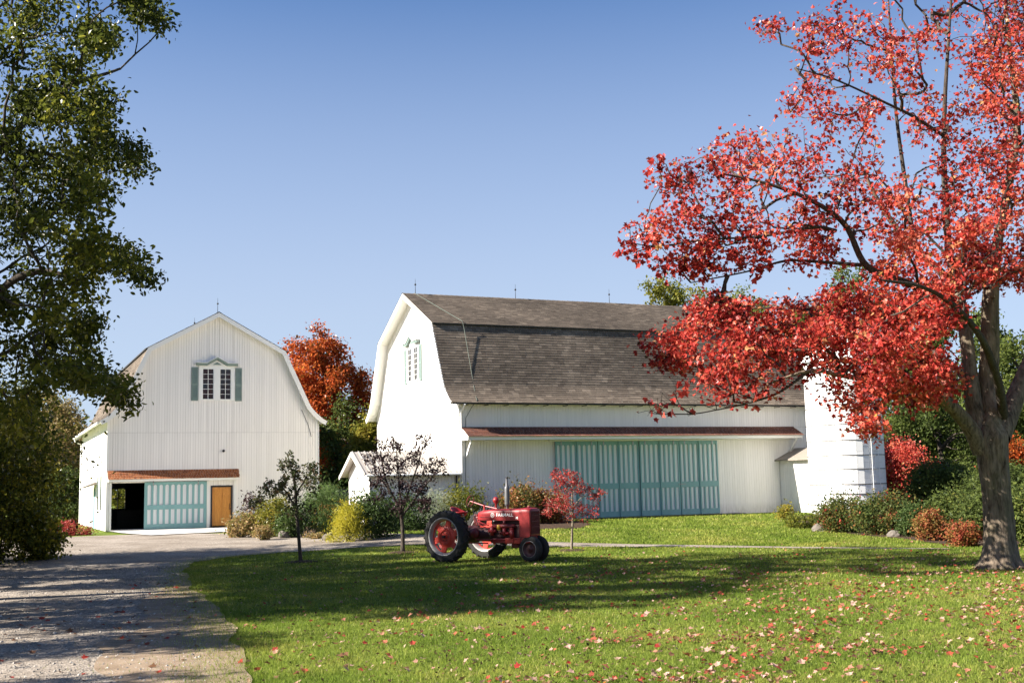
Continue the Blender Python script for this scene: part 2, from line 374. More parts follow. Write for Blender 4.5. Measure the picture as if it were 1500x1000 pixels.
def gambrel_roof(root, mp, prof, l0, l1, W, k):
    """deck with white soffit and rake boards, shingles in courses, ridge cap"""
    n = len(prof); inner = []
    P = np.array(prof)
    for i in range(n):
        d = P[min(i + 1, n - 1)] - P[max(i - 1, 0)]; d = d / np.linalg.norm(d); nn = np.array([-d[1], d[0]])
        inner.append(tuple(P[i] - nn * .11))
    mb = MB()
    for i in range(n - 1):
        a, b, c, e = prof[i], prof[i + 1], inner[i + 1], inner[i]
        mb.hexa([mp(e[0], l0, e[1]), mp(c[0], l0, c[1]), mp(c[0], l1, c[1]), mp(e[0], l1, e[1]), mp(a[0], l0, a[1]), mp(b[0], l0, b[1]), mp(b[0], l1, b[1]), mp(a[0], l1, a[1])])
    roof = mb.build('roof', M['trim'], root)
    for l in (l0, l1):                       # rake boards
        s = -1 if l == l0 else 1; mb = MB()
        for i in range(n - 1):
            a, b = P[i], P[i + 1]; da = P[i] - np.array(inner[i]); db = P[i + 1] - np.array(inner[i + 1])
            q = [a + da * .12, b + db * .12, b - db * 2.1, a - da * 2.1]
            A, B = l + s * .004, l + s * .05
            mb.hexa([mp(q[3][0], A, q[3][1]), mp(q[2][0], A, q[2][1]), mp(q[2][0], B, q[2][1]), mp(q[3][0], B, q[3][1]),
                     mp(q[0][0], A, q[0][1]), mp(q[1][0], A, q[1][1]), mp(q[1][0], B, q[1][1]), mp(q[0][0], B, q[0][1])])
        mb.build('rake_board', M['trim'], roof)
    mb = MB(); half = list(prof[:n // 2 + 1]); other = list(reversed(prof[n // 2:]))
    for h in (half, other):
        shingles(mp, h[:6], l0 - .06, l1 + .06, .145, .3, mb, .05)
        u = np.array(h[5:7]); shingles(mp, [u[0] + (0, .03), u[1] + (0, .03)], l0 - .06, l1 + .06, .145, .3, mb, .16, .02)
    mb.build('shingles', M['roof'], roof, kind='stuff', fix=False)
    zr = prof[n // 2][1]; cw = W / 2; mb = MB()
    d = np.array(prof[n // 2]) - np.array(prof[n // 2 - 1]); d /= np.linalg.norm(d)
    x = l0 - .06
    while x < l1 + .06:
        e = min(x + .3, l1 + .06); z = zr + .05
        for s in (-1, 1):
            mb.add([mp(cw, x, z + .012), mp(cw, e, z), mp(cw + s * d[0] * .17, e, z - d[1] * .17), mp(cw + s * d[0] * .17, x, z - d[1] * .17 + .012)], [(0, 1, 2, 3)])
        x += .29
    mb.build('ridge_cap', M['roof'], roof, kind='stuff', fix=False)
    for fl, h in ((0, half), (1, other)):    # dark drip edge under the upper slope
        mb = MB(); u0, u1 = np.array(h[5]), np.array(h[6]); dd = (u0 - u1) / np.linalg.norm(u1 - u0); q = u0 + dd * .15
        mb.hexa([mp(q[0], l0, q[1] - .02), mp(q[0], l1, q[1] - .02), mp(u0[0], l1, u0[1] - .05), mp(u0[0], l0, u0[1] - .05),
                 mp(q[0], l0, q[1] + .025), mp(q[0], l1, q[1] + .025), mp(u0[0], l1, u0[1] + .028), mp(u0[0], l0, u0[1] + .028)])
        mb.build('drip_edge', M['iron'], roof)
    return roof

def rod(root, p, h=.8):
    mb = MB(); mb.tube([(p[0], p[1], p[2] - .1), (p[0], p[1], p[2] + h)], [.018, .006], 6)
    r = mb.build('lightning_rod', M['iron'], root)
    MB().lathe([(0.001, -.055), (.04, -.035), (.055, 0), (.04, .035), (.001, .055)], 10, c=(p[0], p[1], p[2] + h * .62)).build('glass_ball', M['iron'], r, True)

def arch_door(root, name, mp, c0, c1, z0, z1, leafs, per, zr, pw, mats, thick=.07, d0=.03, stile=None):
    """sliding door: white panels set behind a teal frame with arched upper openings.
    zr = (bottom of lower, top of lower, bottom of upper, top of upper)"""
    fr = MB(); lb, lt, ub, ut = zr; D0, D1 = d0 + .03, d0 + thick
    def bx(a, b, za, zb, e0=D0, e1=D1):
        fr.hexa([mp(a, e0, za), mp(b, e0, za), mp(b, e1, za), mp(a, e1, za), mp(a, e0, zb), mp(b, e0, zb), mp(b, e1, zb), mp(a, e1, zb)])
    panels = []; lw = (c1 - c0) / leafs
    for L in range(leafs):
        a0 = c0 + L * lw; a1 = a0 + lw; pitch = lw / per if stile is None else (lw - 2 * stile) / per
        off = 0 if stile is None else stile
        xs = [a0 + off + (i + .5) * pitch for i in range(per)]
        edges = [a0] + [e for x in xs for e in (x - pw / 2, x + pw / 2)] + [a1]
        for i in range(0, len(edges), 2): bx(edges[i], edges[i + 1], z0, z1)        # stiles
        for x in xs:
            a, b = x - pw / 2, x + pw / 2
            bx(a, b, z0, lb); bx(a, b, lt, ub)
            K = 6; r = pw / 2
            for j in range(K):                    # top rail with an arched underside
                t0, t1 = PI - PI * j / K, PI - PI * (j + 1) / K
                xa, xb = x + r * math.cos(t0), x + r * math.cos(t1); ya, yb = ut - r + r * math.sin(t0), ut - r + r * math.sin(t1)
                fr.hexa([mp(xa, D0, ya), mp(xb, D0, yb), mp(xb, D1, yb), mp(xa, D1, ya), mp(xa, D0, z1), mp(xb, D0, z1), mp(xb, D1, z1), mp(xa, D1, z1)])
            panels += [(a - .02, b + .02, lb - .03, lt + .03), (a - .02, b + .02, ub - .03, ut + .03)]
        if leafs > 1: bx(a0 - .005, a0 + .075, z0 + .004, z1 - .004, D1, D1 + .035)
    o = fr.build(name, M['teal'], root)
    for a, b, za, zb in panels:
        MB().hexa([mp(a, d0, za), mp(b, d0, za), mp(b, D0 + .004, za), mp(a, D0 + .004, za), mp(a, d0, zb), mp(b, d0, zb), mp(b, D0 + .004, zb), mp(a, D0 + .004, zb)]).build('white_panel', M['panel'], o)
    for f in (.14, .86):                          # hangers
        c = c0 + (c1 - c0) * f; mb = MB()
        mb.hexa([mp(c - .03, D1 + .002, z1 - .2), mp(c + .03, D1 + .002, z1 - .2), mp(c + .03, D1 + .015, z1 - .2), mp(c - .03, D1 + .015, z1 - .2), mp(c - .03, D1 + .002, z1 + .06), mp(c + .03, D1 + .002, z1 + .06), mp(c + .03, D1 + .015, z1 + .06), mp(c - .03, D1 + .015, z1 + .06)])
        mb.build('hanger', M['steel'], o)
    return o

def gable_window(root, mp, cc, zb):
    """pair of narrow twelve-pane sashes with shutters and a small pedimented hood; cc centre, zb sill height"""
    def B(mb, a, b, d0, d1, z0, z1):
        return mb.hexa([mp(cc + a, d0, zb + z0), mp(cc + b, d0, zb + z0), mp(cc + b, d1, zb + z0), mp(cc + a, d1, zb + z0), mp(cc + a, d0, zb + z1), mp(cc + b, d0, zb + z1), mp(cc + b, d1, zb + z1), mp(cc + a, d1, zb + z1)])
    f = MB(); H = 1.62
    for a, b in ((-.95, -.76), (-.16, .16), (.76, .95)): B(f, a, b, .0, .06, -.05, H + .2)
    for a, b in ((-.76, -.16), (.16, .76)): B(f, a, b, .0, .058, H + .01, H + .2); B(f, a, b, .0, .075, -.05, .02)
    w = f.build('window', M['trim'], root)
    for a, b in ((-.76, -.16), (.16, .76)):
        B(MB(), a, b, .005, .022, .02, H + .01).build('glass_pane', M['glass'], w)
        m = MB(); B(m, (a + b) / 2 - .014, (a + b) / 2 + .014, .023, .032, .02, H + .01)
        for i in range(1, 6): B(m, a, b, .023, .027, .02 + i * (H - .01) / 6 - .009, .02 + i * (H - .01) / 6 + .009)
        B(m, a, a + .03, .023, .034, .02, H + .01); B(m, b - .03, b, .023, .034, .02, H + .01)
        m.build('muntins', M['trim'], w)
    for s in (-1, 1):
        sh = MB(); a, b = sorted((s * .99, s * 1.34)); B(sh, a, b, .015, .04, -.08, H + .1)
        for z0, z1 in ((-.08, .02), (.74, .84), (H, H + .1)): B(sh, a, b, .041, .062, z0, z1)
        B(sh, a, a + .06, .041, .06, -.08, H + .1); B(sh, b - .06, b, .041, .06, -.08, H + .1)
        for i in range(34):
            z = .03 + i * .047
            if .7 < z < .84: continue
            sh.hexa([mp(cc + a + .06, .042, zb + z), mp(cc + b - .06, .042, zb + z), mp(cc + b - .06, .056, zb + z), mp(cc + a + .06, .056, zb + z), mp(cc + a + .06, .042, zb + z + .036), mp(cc + b - .06, .042, zb + z + .036), mp(cc + b - .06, .046, zb + z + .036), mp(cc + a + .06, .046, zb + z + .036)])
        sh.build('shutter', M['shutter'], w)
    hd = MB(); pts = [(-1.1, H + .2), (-.55, H + .2), (0, H + .52), (.55, H + .2), (1.1, H + .2)]
    for (a, za), (b, zb_) in zip(pts[:-1], pts[1:]):
        hd.hexa([mp(cc + a, .0, zb + za), mp(cc + b, .0, zb + zb_), mp(cc + b, .2, zb + zb_), mp(cc + a, .2, zb + za), mp(cc + a, .0, zb + za + .12), mp(cc + b, .0, zb + zb_ + .12), mp(cc + b, .22, zb + zb_ + .12), mp(cc + a, .22, zb + za + .12)])
    h = hd.build('window_hood', M['shutter'], w)
    cap = MB()
    for (a, za), (b, zb_) in zip(pts[:-1], pts[1:]):
        cap.hexa([mp(cc + a * 1.03, .0, zb + za + .123), mp(cc + b * 1.03, .0, zb + zb_ + .123), mp(cc + b * 1.03, .26, zb + zb_ + .123), mp(cc + a * 1.03, .26, zb + za + .123), mp(cc + a * 1.03, .0, zb + za + .155), mp(cc + b * 1.03, .0, zb + zb_ + .155), mp(cc + b * 1.03, .26, zb + zb_ + .155), mp(cc + a * 1.03, .26, zb + za + .155)])
    cap.build('hood_cap', M['trim'], w)
    MB().prism([(-.5, H + .205), (.5, H + .205), (0, H + .5)], lambda a, z: mp(cc + a, .0, zb + z), lambda a, z: mp(cc + a, .09, zb + z)).build('tympanum', M['trim'], w)
    MB().prism([(-.24, H + .24), (.24, H + .24), (0, H + .39)], lambda a, z: mp(cc + a, .09, zb + z), lambda a, z: mp(cc + a, .11, zb + z)).build('tympanum_inset', M['shutter'], w)
    return w

def pent_roof(root, mp, c0, c1, ztop, zbot, out, sm, fascia=.13, expo=.15, tab=.16):
    mb = MB()
    mb.hexa([mp(c0, .02, zbot - fascia), mp(c1, .02, zbot - fascia), mp(c1, out - .06, zbot - fascia), mp(c0, out - .06, zbot - fascia), mp(c0, .02, zbot - .01), mp(c1, .02, zbot - .01), mp(c1, out - .06, zbot - .01), mp(c0, out - .06, zbot - .01)])
    mb.prism([(.015, zbot - .005), (out, zbot - .005), (out, zbot + .02), (.015, ztop)], lambda d, z: mp(c0, d, z), lambda d, z: mp(c1, d, z))
    o = mb.build('pent_roof', M['trim'], root)
    sh = MB(); shingles(lambda d, l, z: mp(l, d, z), [(out, zbot + .02), (.015, ztop)], c0 - .03, c1 + .03, expo, tab, sh, .03, .018)
    sh.build('shingles', sm, o, kind='stuff', fix=False)
    return o

def slab(root, name, mp, a, b, d0, d1, z0, z1, mat):
    return MB().hexa([mp(a, d0, z0), mp(b, d0, z0), mp(b, d1, z0), mp(a, d1, z0), mp(a, d0, z1), mp(b, d0, z1), mp(b, d1, z1), mp(a, d1, z1)]).build(name, mat, root)

# ------------------------------------------------------------------ left barn
lb = empty('gambrel_barn', (-21.037, 59.643, .254), .431)
tag(lb, 'white gambrel barn with open doorway, teal sliding door and orange wooden door', 'barn')
W, L = 11.081, 16.58
prof = flare(W, 5.629, 9.467, 11.477, 1.905, .44)
fmap = lambda c, d, z: (c, -d, z)                 # front facade
smap = lambda c, d, z: (-d, c, z)                 # left side
rmap = lambda c, d, z: (W + d, c, z)
bmap = lambda c, d, z: (c, L + d, z)
top = lambda c: prof_z(prof, c) - .06
ks = [p[0] for p in prof if 0 < p[0] < W]
board_wall(lb, 'gable_wall', fmap, 0, W, top, .135, [(.26, 5.06, -.1, 2.44), (5.28, 6.42, -.1, 2.22), (4.84, 5.44, 6.95, 8.5), (5.64, 6.24, 6.95, 8.5)], [5.05], ks)
board_wall(lb, 'side_wall', smap, 0, L, lambda c: 5.9, .2, [(2.3, 2.75, 1.0, 2.9), (4.1, 4.55, 1.0, 2.9), (5.6, 6.9, -.1, 2.2)], [3.4])
board_wall(lb, 'side_wall', rmap, 0, L, lambda c: 5.9, .4)
board_wall(lb, 'gable_wall', bmap, 0, W, top, .4, [(1.75, 2.75, .9, 2.3)], [], ks)
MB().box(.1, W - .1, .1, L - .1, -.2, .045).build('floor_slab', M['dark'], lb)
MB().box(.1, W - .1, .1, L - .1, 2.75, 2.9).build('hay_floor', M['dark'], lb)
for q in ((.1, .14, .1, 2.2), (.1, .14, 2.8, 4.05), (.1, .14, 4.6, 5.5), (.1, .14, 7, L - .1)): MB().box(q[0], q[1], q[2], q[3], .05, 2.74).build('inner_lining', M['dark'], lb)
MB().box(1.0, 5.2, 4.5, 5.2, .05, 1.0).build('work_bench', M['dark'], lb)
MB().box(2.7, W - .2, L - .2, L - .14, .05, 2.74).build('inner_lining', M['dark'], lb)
w_ = MB(); 
for a in (1.75, 2.22, 2.69): w_.box(a, a + .06, L - .05, L + .02, .9, 2.3)
for z in (.9, 1.57, 2.24): w_.box(1.75, 2.75, L - .045, L + .015, z, z + .06)
w_.build('window', M['dark'], lb)
gambrel_roof(lb, lambda c, l, z: (c, l, z), prof, -.463, L + .46, W, 1.905)
gable_window(lb, fmap, 5.54, 6.82)
pent_roof(lb, fmap, .06, 6.7, 3.1, 2.63, .47, M['cedar'], .12, .13, .14)
arch_door(lb, 'sliding_door', fmap, 1.87, 5.05, .03, 2.47, 1, 10, (.29, 1.04, 1.27, 2.33), .185, None, .08, .03, .1)
for a, b in ((.14, .25), ): slab(lb, 'door_jamb', fmap, a, b, -.1, .06, 0, 2.49, M['trim'])
slab(lb, 'door_jamb', fmap, 5.07, 5.2, -.05, .03, 0, 2.49, M['trim'])
slab(lb, 'door_jamb', fmap, 6.49, 6.62, -.05, .05, 0, 2.49, M['trim'])
slab(lb, 'door_sill', fmap, .26, 1.86, -.3, .12, -.02, .06, M['concrete'])
# orange six-panel door with dark frame
dr = slab(lb, 'wooden_door', fmap, 5.36, 6.34, -.05, -.01, .1, 2.13, M['wood'])
for c in (5.47, 5.89):
    for z0, z1 in ((.25, .95), (1.08, 1.72), (1.82, 2.03)):
        for e, dd in ((0, .012), (.05, .022)):
            slab(dr, 'door_panel', fmap, c + e, c + .34 - e, -.01, dd + .004, z0 + e, z1 - e, M['wood'])
fm = MB()
for a, b, z0, z1 in ((5.27, 5.355, .0, 2.22), (6.345, 6.43, .0, 2.22), (5.355, 6.345, 2.135, 2.22)): fm.hexa([fmap(a, -.06, z0), fmap(b, -.06, z0), fmap(b, .05, z0), fmap(a, .05, z0), fmap(a, -.06, z1), fmap(b, -.06, z1), fmap(b, .05, z1), fmap(a, .05, z1)])
fm.build('door_frame', M['iron'], dr)
MB().tube([fmap(6.27, .0, .95), fmap(6.27, .06, 1.0), fmap(6.27, .06, 1.2), fmap(6.27, .0, 1.25)], .014, 6).build('door_handle', M['iron'], dr)
for c0_, c1_ in ((-.02, .1), (W - .1, W + .02)): slab(lb, 'corner_board', fmap, c0_, c1_, .0, .03, .05, 5.75, M['trim'])
sl = MB(); sl.tube([fmap(5.92, .0, 4.05), fmap(5.92, .12, 4.08)], .03, 8); sl.lathe([(.02, 0), (.06, .04), (.075, .12), (.001, .13)], 10, 'y', (5.92, -.2, 4.06))
sl.build('floodlight', M['iron'], lb)
# left side: narrow windows, teal door with a little hood, gutter and downpipe
for c in (2.3, 4.1):
    w = slab(lb, 'window', smap, c - .05, c + .5, -.03, .04, .95, 2.95, M['trim']); slab(w, 'glass_pane', smap, c + .04, c + .41, .041, .05, 1.05, 2.85, M['glass'])
    slab(w, 'shutter', smap, c + .52, c + .74, .0, .05, 1.0, 2.9, M['shutter'])
d = slab(lb, 'side_door', smap, 5.62, 6.88, -.05, .03, .0, 2.18, M['teal'])
slab(d, 'door_frame', smap, 5.5, 5.6, -.03, .06, .0, 2.3, M['trim']); slab(d, 'door_frame', smap, 6.9, 7.0, -.03, .06, .0, 2.3, M['trim'])
MB().prism([(0, 2.6), (.75, 2.3), (.75, 2.24), (0, 2.45)], lambda a, z: smap(5.3, a, z), lambda a, z: smap(7.2, a, z)).build('door_hood', M['brown_metal'], lb)
MB().tube([(-.5, -.4, 5.53), (-.5, L + .4, 5.53)], .07, 8).build('gutter', M['trim'], lb)
MB().tube([(-.5, L - .1, 5.5), (-.45, L - .1, 5.3), (-.08, L - .1, 5.1), (-.08, L - .1, .1)], .045, 8).build('downpipe', M['trim'], lb)
MB().tube([(W + .06, -.04, .2), (W + .06, -.04, 5.5)], .03, 6).build('conduit', M['trim'], lb)
MB().tube([(W - .9, -.06, 6.3), (W - .55, -.06, 5.5), (W - .35, -.06, 4.8)], .012, 5).build('cable', M['iron'], lb)
for l in (-.1, 7.5, 15.6): rod(lb, (W / 2, l, 11.5), .85)

# ------------------------------------------------------------------ right barn
rb = empty('gambrel_barn', (-2.462, 51.833, .467), .4154)
tag(rb, 'long white gambrel barn with brown shingled roof and four teal striped doors', 'barn')
W, L = 12.467, 19.25
prof2 = flare(W, 5.398, 9.316, 11.339, 2.025, .43)
fmap2 = lambda c, d, z: (c, -d, z)
gmap2 = lambda c, d, z: (-d, c, z)
top2 = lambda c: prof_z(prof2, c) - .06
ks2 = [p[0] for p in prof2 if 0 < p[0] < W]
board_wall(rb, 'side_wall', fmap2, 0, L, lambda c: 5.62, .145, [], [4.3])
cw = W / 2 - .02
board_wall(rb, 'gable_wall', gmap2, 0, W, top2, .16, [(cw - .74, cw - .18, 7.05, 8.6), (cw + .18, cw + .74, 7.05, 8.6)], [4.1], ks2)
board_wall(rb, 'gable_wall', lambda c, d, z: (L + d, c, z), 0, W, top2, .4, [], [4.1], ks2)
board_wall(rb, 'side_wall', lambda c, d, z: (c, W + d, z), 0, L, lambda c: 5.62, .4)
MB().box(-.12, L + .12, -.06, W + .1, -.9, .02).build('foundation', M['concrete'], rb)
roof2 = gambrel_roof(rb, lambda c, l, z: (l, c, z), prof2, -.492, L + .45, W, 2.025)
gable_window(rb, gmap2, cw, 6.95)
pent_roof(rb, fmap2, .1, 18.3, 4.3, 3.83, .86, M['rust_shingle'], .14, .15, .2)
for c in (.3, 18.0):
    MB().tube([fmap2(c, .04, 2.9), fmap2(c, .7, 3.68)], .05, 4).build('bracket', M['trim'], rb)
dw = (13.64 - 4.69) / 4
for i in range(4):
    arch_door(rb, 'sliding_door', fmap2, 4.69 + dw * i + .015, 4.69 + dw * (i + 1) - .015, .06, 3.62 + .0, 2, 4, (.32, 1.37, 1.64, 3.46), .165, None, .07, .03 if i % 2 else .05, .03)
slab(rb, 'door_track', fmap2, 4.4, 18.0, .02, .14, 3.63, 3.685, M['trim'])
slab(rb, 'door_handle', fmap2, 11.28, 11.66, .14, .165, 1.5, 1.54, M['steel'])
slab(rb, 'ramp_sill', fmap2, 4.3, 14.6, .06, .9, -.3, .045, M['dark'])
slab(rb, 'corner_board', fmap2, -.02, .12, .0, .035, .0, 5.5, M['trim']); slab(rb, 'corner_board', gmap2, -.05, .12, .0, .035, .0, 5.5, M['trim'])
slab(rb, 'corner_board', fmap2, L - .12, L + .02, .0, .035, .0, 5.5, M['trim'])
MB().tube([(-.45, -.46, 5.33), (L + .4, -.46, 5.33)], .035, 8).build('gutter', M['iron'], rb)
for i in range(20):
    MB().box(.2 + i, .24 + i, -.5, -.02, 5.26, 5.29).build('gutter_bracket', M['iron'], rb)
MB().tube([(.1, -.5, 5.3), (.06, -.1, 4.9), (.06, -.09, .2)], .04, 8).build('downpipe', M['trim'], rb)
pc = [(W / 2, 11.42)] + [(2.6, 9.72), (1.83, 9.4), (1.76, 9.1), (.55, 6.3), (.1, 5.75), (-.35, 5.48), (-.5, 5.2), (-.06, 4.7), (-.06, 1)]
lc = [.1, .85, .95, 1.0, .95, .85, .75, .45, .3, .22]
MB().tube([(l, c, z) for (c, z), l in zip(pc, lc)], .014, 6).build('lightning_cable', M['copper'], rb)
for l in (.15, 5.7, 11.3): rod(rb, (l, W / 2, 11.36), .8)
# small feed passage between barn and silo, part of the barn
u0, u1 = 17.36, 19.4
ps = empty('feed_shed', rb.location, .4154)
tag(ps, 'small white lean-to with brown roof between long barn and silo', 'shed')
pm = lambda c, d, z: (u0 - d, -c, z)
board_wall(ps, 'side_wall', pm, .05, 3.0, lambda c: 2.65, .18, [], [], (), -.4)
MB().box(u0 + .05, u1, -3.0, -.05, -.4, 2.6).build('wall', M['board_back'], ps)
MB().prism([(u0 - .3, 2.55), (u0 - .3, 2.62), ((u0 + u1) / 2, 3.2), ((u0 + u1) / 2, 3.1)], lambda a, z: (a, -.03, z), lambda a, z: (a, -3.1, z)).build('roof', M['brown_metal'], ps)
MB().prism([(u1 + .3, 2.55), (u1 + .3, 2.62), ((u0 + u1) / 2 + .002, 3.2), ((u0 + u1) / 2 + .002, 3.1)], lambda a, z: (a, -.03, z), lambda a, z: (a, -3.1, z)).build('roof', M['brown_metal'], ps)

# shed with pale metal roof against the barn's left gable
sd = empty('lean_to_shed', rb.location, .4154); tag(sd, 'low white shed with pale ribbed metal roof at foot of bright gable wall', 'shed')
x0, x1, y0, y1 = -4.15, -.06, .1, 3.4
board_wall(sd, 'side_wall', lambda c, d, z: (c, y0 - d, z), x0, x1, lambda c: 2.36, .16)
pk = lambda c: 2.36 + .85 * (1 - abs(c - (y0 + y1) / 2) / ((y1 - y0) / 2))
board_wall(sd, 'gable_wall', lambda c, d, z: (x0 - d, c, z), y0, y1, pk, .16, [], [], [(y0 + y1) / 2])
ym = (y0 + y1) / 2
for s, ye in ((-1, y0 - .35), (1, y1 + .35)):
    ze_ = 2.36 - .35 * .85 / 1.65
    r = MB().prism([(ye, ze_), (ye, ze_ + .06), (ym, 3.29), (ym, 3.2)], lambda a, z: (x0 - .35, a, z), lambda a, z: (x1 + .02, a, z)).build('roof', M['metal_roof'], sd)
    rib = MB()
    for i in range(16):
        x = x0 - .33 + i * .28
        rib.prism([(ye, ze_ + .062), (ye, ze_ + .1), (ym, 3.33), (ym, 3.29)], lambda a, z: (x, a, z), lambda a, z: (x + .04, a, z))
    rib.build('standing_seam', M['metal_roof'], r, kind='stuff')
    MB().prism([(ye, ze_ - .1), (ye, ze_ + .05), (ym, 3.28), (ym, 3.12)], lambda a, z: (x0 - .39, a, z), lambda a, z: (x0 - .355, a, z)).build('rake_board', M['trim'], r)
MB().tube([(x0 - .3, y0 - .42, 2.2), (x1, y0 - .42, 2.2)], .05, 8).build('gutter', M['trim'], sd)
MB().tube([(x1 - .1, y0 - .06, 2.2), (x1 - .1, y0 - .06, .1)], .035, 8).build('downpipe', M['iron'], sd)
slab(sd, 'corner_board', lambda c, d, z: (c, y0 - d, z), x0 - .02, x0 + .1, 0, .03, 0, 2.34, M['trim'])

# ------------------------------------------------------------------ silo
ca, sa = math.cos(.4154), math.sin(.4154)
sx, sy = -2.462 + 18.4 * ca + 3.88 * sa, 51.833 + 18.4 * sa - 3.88 * ca
so = empty('silo', (sx, sy, .3)); tag(so, 'tall round white stave silo beside long barn', 'silo')
R = 1.78; HS = 7.4; st = MB(); NS = 36
for j in range(NS):
    a, b = 2 * PI * j / NS + .004, 2 * PI * (j + 1) / NS - .004; z = -.5; off = (j % 3) * .25
    while z < HS:
        e = min((z + .75 if z > -.5 else z + .5 + off), HS); dr_ = random.uniform(-.004, .004)
        P8 = []
        for zz in (z + .004, e - .004):
            for r, t_ in ((R - .08, a), (R - .08, b), (R + dr_, b), (R + dr_, a)): P8.append((r * math.cos(t_), r * math.sin(t_), zz))
        st.hexa(P8); z = e
wall = MB().lathe([(R - .05, -.5), (R - .05, HS)], 48).build('wall', M['board_back'], so)
st.build('stave', M['silo'], wall, kind='stuff')
hz = [.25, .55, 1.05, 1.5, 2.2, 2.85, 3.55, 4.3, 5.1, 6.1, 7.0]
for z in hz: MB().lathe([(R - .02, z - .016), (R + .02, z - .016), (R + .02, z + .016), (R - .02, z + .016)], 48).build('hoop', M['hoop'], so)
MB().lathe([(R + .12, HS - .06), (R + .12, HS), (R * .92, HS + .45), (R * .7, HS + .9), (R * .4, HS + 1.2), (.02, HS + 1.32)], 36).build('dome_roof', M['trim'], so, True)
aw = math.atan2(-.915 * .9, .4 * 1.2)
for k in (-.03, .03):
    a = aw + k * 4
    MB().tube([((R + .06) * math.cos(a), (R + .06) * math.sin(a), z) for z in (-.3, 6.8)], .014, 5).build('ladder_rail', M['trim'], so)
mb = MB()
for i in range(22):
    z = .1 + i * .3; mb.tube([((R + .06) * math.cos(aw - .12), (R + .06) * math.sin(aw - .12), z), ((R + .06) * math.cos(aw + .12), (R + .06) * math.sin(aw + .12), z)], .01, 5)
mb.build('ladder_rungs', M['trim'], so, kind='stuff')

# dark shed roof and orange board fence between the barns
def zat(px, py, Y): return at(px, py, Y)
fp = at(490, 735, 60); fn_ = empty('board_fence', (fp[0] - 1.2, 60, float(ground(fp[0], 60)))); tag(fn_, 'orange wooden board fence between the two barns', 'fence')
hf = fp[2] - float(ground(fp[0], 60))
for i in range(16):
    MB().box(i * .16, i * .16 + .15, random.uniform(-.006, .006), .025, 0, hf).build('board', M['wood'], fn_)
MB().box(0, 2.56, -.04, .06, hf + .003, hf + .06).build('rail', M['wood'], fn_)
tp = at(465, 718, 66); bp_ = at(512, 736, 66)
tr = empty('covered_trailer')
tr.location = (tp[0], 66, float(ground(tp[0], 66))); tag(tr, 'dark box trailer behind the orange fence between the barns', 'trailer')
hh = tp[2] - tr.location[2]; wd = bp_[0] - tp[0] + 1.5
M['navy'] = flat_mat('dark_navy_paint', (.02, .022, .035), .4)
MB().box(-.8, wd, 0, 2.0, .45, hh).build('body', M['navy'], tr, bevel=.05)
for x in (.3, wd - .8): MB().lathe([(.05, -.1), (.3, -.1), (.34, -.05), (.34, .05), (.3, .1), (.05, .1)], 16, 'y', (x, -.05, .34)).build('wheel', M['iron'], tr, True)
MB().box(-.8, wd, -.03, 2.03, hh + .002, hh + .05).build('roof', M['navy'], tr)
# ------------------------------------------------------------------ plants
def unit(v): return v / (np.linalg.norm(v, axis=-1, keepdims=True) + 1e-9)
def T(v, f): return (np.array(v, float), np.array(f, int))
MAPLE = T([(0, .3, -.05), (0, 0, 0), (.38, .04, .05), (.31, .24, .05), (.56, .5, .15), (.26, .58, .05), (0, 1, -.1), (-.26, .58, .05), (-.56, .5, .15), (-.31, .24, .05), (-.38, .04, .05)],
          [(0, i, i + 1) for i in range(1, 10)] + [(0, 10, 1)])
OVAL = T([(0, 0, 0), (.27, .35, .07), (.2, .75, .05), (0, 1, -.08), (-.2, .75, .05), (-.27, .35, .07), (0, .5, -.02)], [(6, 0, 1), (6, 1, 2), (6, 2, 3), (6, 3, 4), (6, 4, 5), (6, 5, 0)])
DIAM = T([(0, 0, 0), (.33, .5, .1), (0, 1, 0), (-.33, .5, .1)], [(0, 1, 2), (0, 2, 3)])
NEEDLE = T([(-.05, 0, 0), (.05, 0, 0), (0, 1, 0), (.06, .1, .05), (-.1, .8, .35), (.1, .1, 0), (.3, .85, -.2)], [(0, 1, 2), (0, 3, 4), (1, 5, 6)])
def leaf_cloud(P, size, tmpl, up=.5, droop=.3, svar=.45, r=None):
    r = r or rng; n = len(P); tv, tf = tmpl
    nrm = unit(unit(r.normal(size=(n, 3))) + np.array([0, 0, up])); t_ = r.normal(size=(n, 3)); t_[:, 2] -= droop * 1.5
    t_ = unit(t_ - nrm * (t_ * nrm).sum(1, keepdims=True)); b = np.cross(t_, nrm)
    s = size * (1 + svar * r.uniform(-1, 1, n)); s = s[:, None, None]
    V = P[:, None] + s * (tv[None, :, :1] * b[:, None] + tv[None, :, 1:2] * t_[:, None] + tv[None, :, 2:3] * nrm[:, None])
    F = (tf[None] + (np.arange(n) * len(tv))[:, None, None]).reshape(-1, 3)
    return V.reshape(-1, 3), F
def frusta(P0, P1, r0, r1, k):
    d = unit(P1 - P0); ref = np.where(np.abs(d[:, 2:3]) > .9, np.array([[1., 0, 0]]), np.array([[0, 0, 1.]]))
    u = unit(np.cross(d, ref)); w = np.cross(d, u); a = np.arange(k) * 2 * PI / k
    ring = np.cos(a)[None, :, None] * u[:, None] + np.sin(a)[None, :, None] * w[:, None]
    V = np.concatenate([P0[:, None] + ring * r0[:, None, None], P1[:, None] + ring * r1[:, None, None]], 1)
    j = np.arange(k); q = np.stack([j, (j + 1) % k, (j + 1) % k + k, j + k], 1)
    F = (q[None] + (np.arange(len(P0)) * 2 * k)[:, None, None]).reshape(-1, 4)
    return V.reshape(-1, 3), F
